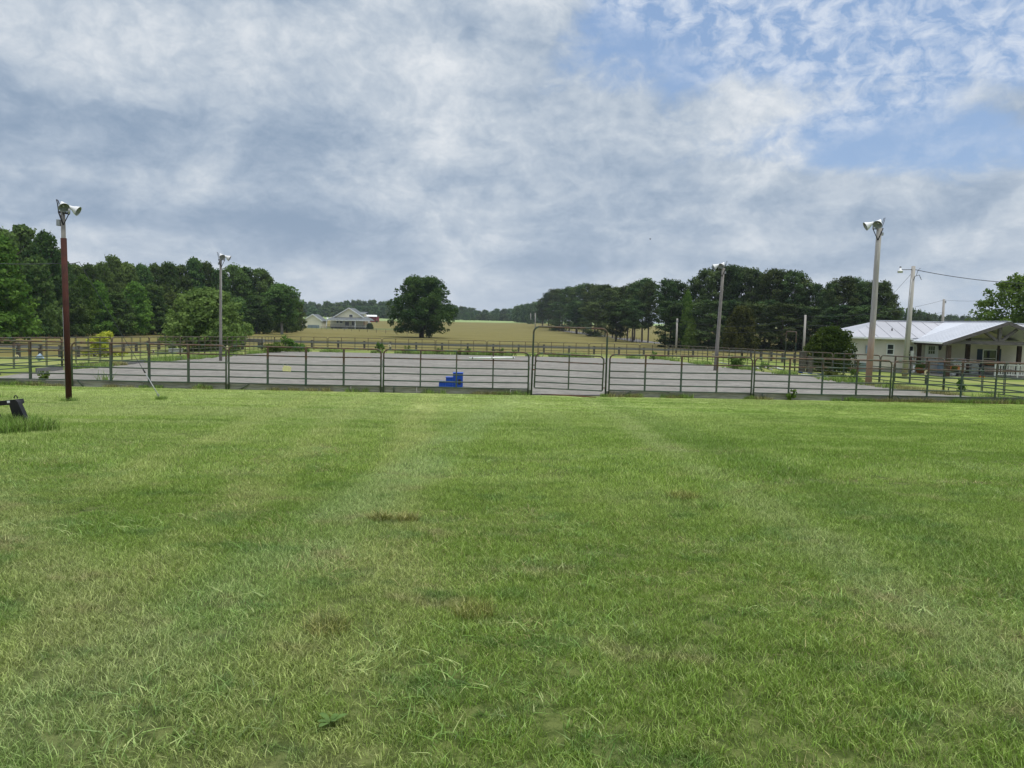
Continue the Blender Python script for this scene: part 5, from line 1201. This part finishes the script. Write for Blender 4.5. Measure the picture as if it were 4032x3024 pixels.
M['blade_weed'] = blade_mat('weed_blade', .7, (.12, .23, .035))
M['blade_weedbrown'] = blade_mat('weed_brown', .8, (.17, .14, .06), .15)
def vnoise(x, y, f, seed):
    r_ = np.random.default_rng(seed); g_ = r_.random((64, 64)); u = x*f; v_ = y*f; i = np.floor(u).astype(int); j = np.floor(v_).astype(int); a = u-i; b_ = v_-j; a = a*a*(3-2*a); b_ = b_*b_*(3-2*b_)
    G_ = lambda p, q: g_[p % 64, q % 64]
    return (G_(i, j)*(1-a)*(1-b_)+G_(i+1, j)*a*(1-b_)+G_(i, j+1)*(1-a)*b_+G_(i+1, j+1)*a*b_)
def field(y0, y1, dens, slope=.78, pad=.6):
    area = slope*(y1*y1-y0*y0)+2*pad*(y1-y0); n = int(area*dens); y = np.sqrt(rng.random(n)*(y1*y1-y0*y0)+y0*y0); x = (rng.random(n)*2-1)*(slope*y+pad); return x, y
fine = [blades('tuft_fine_%d' % k, 84, .11, .043, .0040, 1.05, M['blade']) for k in range(6)]
mid = [blades('tuft_mid_%d' % k, 70, .15, .052, .007, 1.1, M['blade_far'], 1) for k in range(5)]
farb = [blades('tuft_far_%d' % k, 64, .22, .045, .010, 1.0, M['blade_far'], 1) for k in range(4)]
wide = [blades('tuft_wide_%d' % k, 22, .08, .058, .0070, 1.7, M['blade_wide'], 3) for k in range(4)]
dry = [blades('tuft_dry_%d' % k, 26, .13, .045, .0034, 2.4, M['blade_dry'], 2) for k in range(3)]
def P3(x, y): return np.stack([x, y, gz(x, y)], 1)
x, y = field(1.6, 8.5, 210, .78, 2.4); hN = vnoise(x+50, y+50, .9, 3); scatter('lawn_grass', P3(x, y), .6+.6*hN+.25*rng.random(len(x)), fine)
x, y = field(8.0, 18, 85, .78, 2.4); hN = vnoise(x+50, y+50, .7, 4); scatter('lawn_grass_beyond', P3(x, y), .6+.7*hN+.2*rng.random(len(x)), mid)
x, y = field(17.0, 26.6, 75, .82, 3); k = y < 25.5+.072*x; x, y = x[k], y[k]; scatter('lawn_grass_by_fence', P3(x, y), .5+.55*vnoise(x+50, y+50, .5, 5), farb)
x, y = field(1.6, 11, 60, .78, 2.4); k = (vnoise(x+20, y+9, .75, 8)*.6+vnoise(x, y, 1.9, 9)*.4) > .52; x, y = x[k], y[k]; scatter('crabgrass', P3(x, y), .55+.75*rng.random(len(x)), wide)
x, y = field(1.6, 12, 40, .78, 2.4); k = (vnoise(x+7, y+31, .8, 12)*.55+vnoise(x, y, 2.3, 13)*.45) > .60; x, y = x[k], y[k]; scatter('dry_thatch', P3(x, y), .7+.6*rng.random(len(x)), dry)
# bunch grass clumps one can count
bun = [(1290, 2540, .20, 'brownish bunch grass tuft at lower left centre of the lawn'), (1868, 2430, .19, 'reddish tipped bunch grass tuft near the middle of the lawn'), (1498, 2058, .16, 'left one of two small tufts side by side in mid lawn'), (1602, 2062, .16, 'right one of two small tufts side by side in mid lawn'), (2690, 1980, .26, 'pale topped tuft right of the lawn centre'), (2797, 2014, .22, 'dark green tuft just right of the pale topped one')]
for i, (px, py, r_, lab) in enumerate(bun):
    p = G(px, py); me = blades('tuft_bunch_%d' % i, 420, r_*.60, .105 if py > 2300 else .11, .004 if py > 2300 else .008, .95, M['blade_brown' if i != 5 else 'blade_weed'], 2); o = link('grass_tuft', me); o.location = p; tag(o, lab, 'grass tuft', 'bunch grass tufts on the lawn')
# broad leaved weed
p = G(1300, 2975); t = thing('broadleaf_weed', 'light green broad-leaved weed at the bottom edge of the lawn', 'weed', p)
for k in range(6):
    a = k*1.05+.3; l_ = (.07, .04, .062, .05, .075, .035)[k]; a += (.2, -.3, .1, .35, -.15, 0)[k]; b = MB(); c_, s_ = math.cos(a), math.sin(a); pr_ = [(0, .003), (.3, .010), (.6, .013), (.85, .009), (1, .0)]
    L_, R_ = [], []
    for (q, w_) in pr_: L_.append((c_*l_*q-s_*w_, s_*l_*q+c_*w_, .018+.05*q-.03*q*q)); R_.append((c_*l_*q+s_*w_, s_*l_*q-c_*w_, .018+.05*q-.03*q*q))
    for j in range(4): b.poly([L_[j], R_[j], R_[j+1], L_[j+1]])
    b.build('leaf', M['leaf_right_s'] if 'leaf_right_s' in M else mat('weed_leaf', (.085, .155, .03), (.06, .11, .022), 30, .7), t)

# weeds along the fences and gravel edges
weed = [blades('tuft_weed_%d' % k, 34, .13, .30, .014, .7, M['blade_weed'], 2) for k in range(3)]
weedb = [blades('tuft_weedbrown_%d' % k, 34, .15, .24, .012, .9, M['blade_weedbrown'], 2) for k in range(3)]
tall = [blades('tuft_tall_%d' % k, 22, .16, .55, .030, .5, M['blade_weed'], 3) for k in range(3)]
def along(p0, p1, n, sd, f=.5, seed=1, thr=.4, off=0):
    k = rng.random(n); x = p0[0]+(p1[0]-p0[0])*k; y = p0[1]+(p1[1]-p0[1])*k; dx, dy = p1[0]-p0[0], p1[1]-p0[1]; l_ = math.hypot(dx, dy); s_ = rng.normal(size=n)*sd+off
    m_ = vnoise(k*l_*f+3, k*0+seed*3.3, 1, seed); q = m_ > thr; return (x-dy/l_*s_)[q], (y+dx/l_*s_)[q], m_[q]
C1, C2 = Lp, jr[3]
def wz(name, a, msh, s0=.5, s1=.8): x, y, m_ = a; scatter(name, P3(x, y), s0+s1*rng.random(len(x))*m_, msh)
wz('fence_foot_weeds', along(C1, joints[3], 420, .05, 1.2, 21, .56, -.02), weed, .35, .75); wz('fence_foot_dry_weeds', along(C1, joints[3], 420, .06, 1.3, 27, .56, -.04), weedb, .35, .7)
wz('fence_foot_weeds_right', along(jr[0], C2, 420, .05, 1.2, 22, .54, -.02), weed, .35, .75); wz('fence_foot_dry_weeds_right', along(jr[0], C2, 520, .06, 1.3, 23, .45, -.04), weedb, .35, .8)
wz('far_fence_weeds', along(fj[0], fj[-1], 900, .35, .8, 24, .35, -.5), tall, .5, 1.0)
wz('left_fence_weeds', along(lj[2], lj[-1], 700, .30, .6, 25, .40, -.45), tall, .35, .7)
wz('right_fence_weeds', along(rj[0], rk[-1], 700, .30, .6, 26, .42, -.5), tall, .35, .7)
wz('right_fence_dry_weeds', along(rk[1], rk[-1], 420, .30, .9, 31, .45, -.6), weedb, .6, 1.0)
# overgrown berm on the left gravel edge
a = G(325, 1448); b_ = G(485, 1440); wz('overgrown_berm', along(a, b_, 520, .22, .3, 33, 0, .2), weedb, .7, 1.0)
x, y = (rng.random(420)*1.1-1.5)*1.0, rng.random(420)*.9-.3
p = G(60, 1700); pts = np.array([(p.x+rng.normal()*.30-.10, p.y+rng.normal()*.22-.12) for _ in range(300)]); scatter('loader_weeds', P3(pts[:, 0], pts[:, 1]), .5+.6*rng.random(len(pts)), weed)
for nm, c_, rr_ in (('pole_base_grass', B1, .14), ('pole_base_grass_right', B4, .32), ('arch_base_grass', Vector((gr[0], gr[1], 0)), .12), ('guy_anchor_grass', ga, .08)):
    q_ = np.array([(c_.x+math.cos(a)*rr_*k, c_.y+math.sin(a)*rr_*k) for a, k in zip(rng.random(26)*6.28, .8+.5*rng.random(26))]); scatter(nm, P3(q_[:, 0], q_[:, 1]), .25+.3*rng.random(26), weed)
# leafy weeds that stand out singly
def leafy(px, py, Y, hgt, wd, lab, m='leaf_weed', n=9, name='leafy_weed'):
    p = G(px, py) if Y is None else GX(px, Y); q = thing(name, lab, 'weed', p)
    cl = [((random.uniform(-wd, wd)*.7, random.uniform(-wd, wd)*.5, hgt*random.uniform(.15, .9)), wd*.34, hgt*.2, random.uniform(.2, .9)) for _ in range(n)]
    link('foliage', leaf_cloud('foliage', cl, max(.10, hgt*.12), .55, M[m], .4), q); b = MB()
    for k in range(4): b.tube([(random.uniform(-.05, .05), 0, -.02), (random.uniform(-wd, wd)*.5, random.uniform(-.1, .1), hgt*.8)], .012, 5)
    b.build('stem', mat('stem_green', (.09, .12, .04)), q); return q
p = G(503, 1512); o = link('grass_tuft', blades('tuft_iris', 46, .26, .62, .035, .35, M['blade_weed'], 3)); o.location = on(p.x, 25.4); tag(o, 'upright broad grass clump behind the fence panel crossed by the guy wire', 'grass tuft')
leafy(163, 1500, 26.0, .55, .22, 'small bushy weed left of the rusty red post')
leafy(1128, 1385, 71.5, 1.5, .9, 'tall leafy weed in the far left corner of the arena', n=14)
leafy(1085, 1390, 69.0, 1.0, 1.2, 'spreading weed bush at the far left corner', n=16)
leafy(1180, 1390, 71.5, .9, .9, 'rounded weed bush on the far fence right of the corner', n=12)
leafy(915, 1395, 62, 1.7, .7, 'tall leafy weed on the left fence past the lamp pole', n=14)
leafy(1496, 1393, 73.5, 1.0, .55, 'leafy weed left of the letter C plate', 'leaf_weed', n=12)
for k, (px, l) in enumerate(((1603, 'second'), (1728, 'third'), (1812, 'fourth'), (1845, 'fifth'), (1980, 'sixth'), (2027, 'seventh'))):
    leafy(px, 1400, 74.2, random.uniform(.5, .85), random.uniform(.3, .45), 'leafy weed at the foot of the far fence, %s from the left corner bushes' % l, 'leaf_weed')
leafy(2576, 1412, 73, .8, .4, 'leafy weed near the far right corner'); leafy(2912, 1440, 54.5, 1.0, .8, 'leafy bush on the right fence before the small arch', n=14); leafy(3015, 1445, 51, .8, .3, 'upright weed by the long white jump pole')
leafy(3372, 1490, 39, .7, .35, 'leafy weed left of the pale lamp pole base'); leafy(3800, 1545, 31.5, .75, .2, 'tall thin weed in the right side fence below the grill'); leafy(3300, 1488, 41.5, .5, .7, 'brown weed patch at the gravel edge', 'leaf_cedar', n=12)
leafy(3125, 1545, 26.4, .35, .2, 'small green weed at the foot of the near fence below the arch')
for t in PLANTS:
    p = Vector(t.location); cl = [((random.uniform(-.15, .15), random.uniform(-.12, .12), random.uniform(.35, .6)), .14, .12, .5) for _ in range(5)]
    link('plant', leaf_cloud('plant', cl, .09, .7, M['leaf_weed']), t)
# bird
p = W(2560, 942, 120); t = thing('flying_bird', 'tiny dark bird high in the sky right of centre', 'bird', p); t.scale = (.55, .55, .7)
MB().lathe((0, 0, -.18), (0, 0, 1), [(0, .001), (.05, .05), (.2, .07), (.33, .04), (.38, .001)], 8).build('body', M['black'], t)
MB().prism([(0, 0, .05), (.3, 0, .28), (.12, 0, -.04)], (0, .01, 0)).build('wing', M['black'], t); MB().prism([(0, 0, .05), (-.12, 0, -.04), (-.22, 0, .3)], (0, .01, 0)).build('wing', M['black'], t)

# ------------------------------------------------------------------ air
hz_ = MB().box(-2450, 2450, -70, 3060, -6, 26).build('haze', M['cable']); tag(hz_, kind='stuff')
m = bpy.data.materials.new('haze_air'); m.use_nodes = True; nt = m.node_tree; nt.nodes.clear()
o = nt.nodes.new('ShaderNodeOutputMaterial'); vp = nt.nodes.new('ShaderNodeVolumePrincipled'); vp.inputs['Color'].default_value = (.78, .86, 1, 1); vp.inputs['Density'].default_value = .00016; vp.inputs['Anisotropy'].default_value = .2
L(nt, vp.outputs[0], o.inputs['Volume']); hz_.data.materials.clear(); hz_.data.materials.append(m)
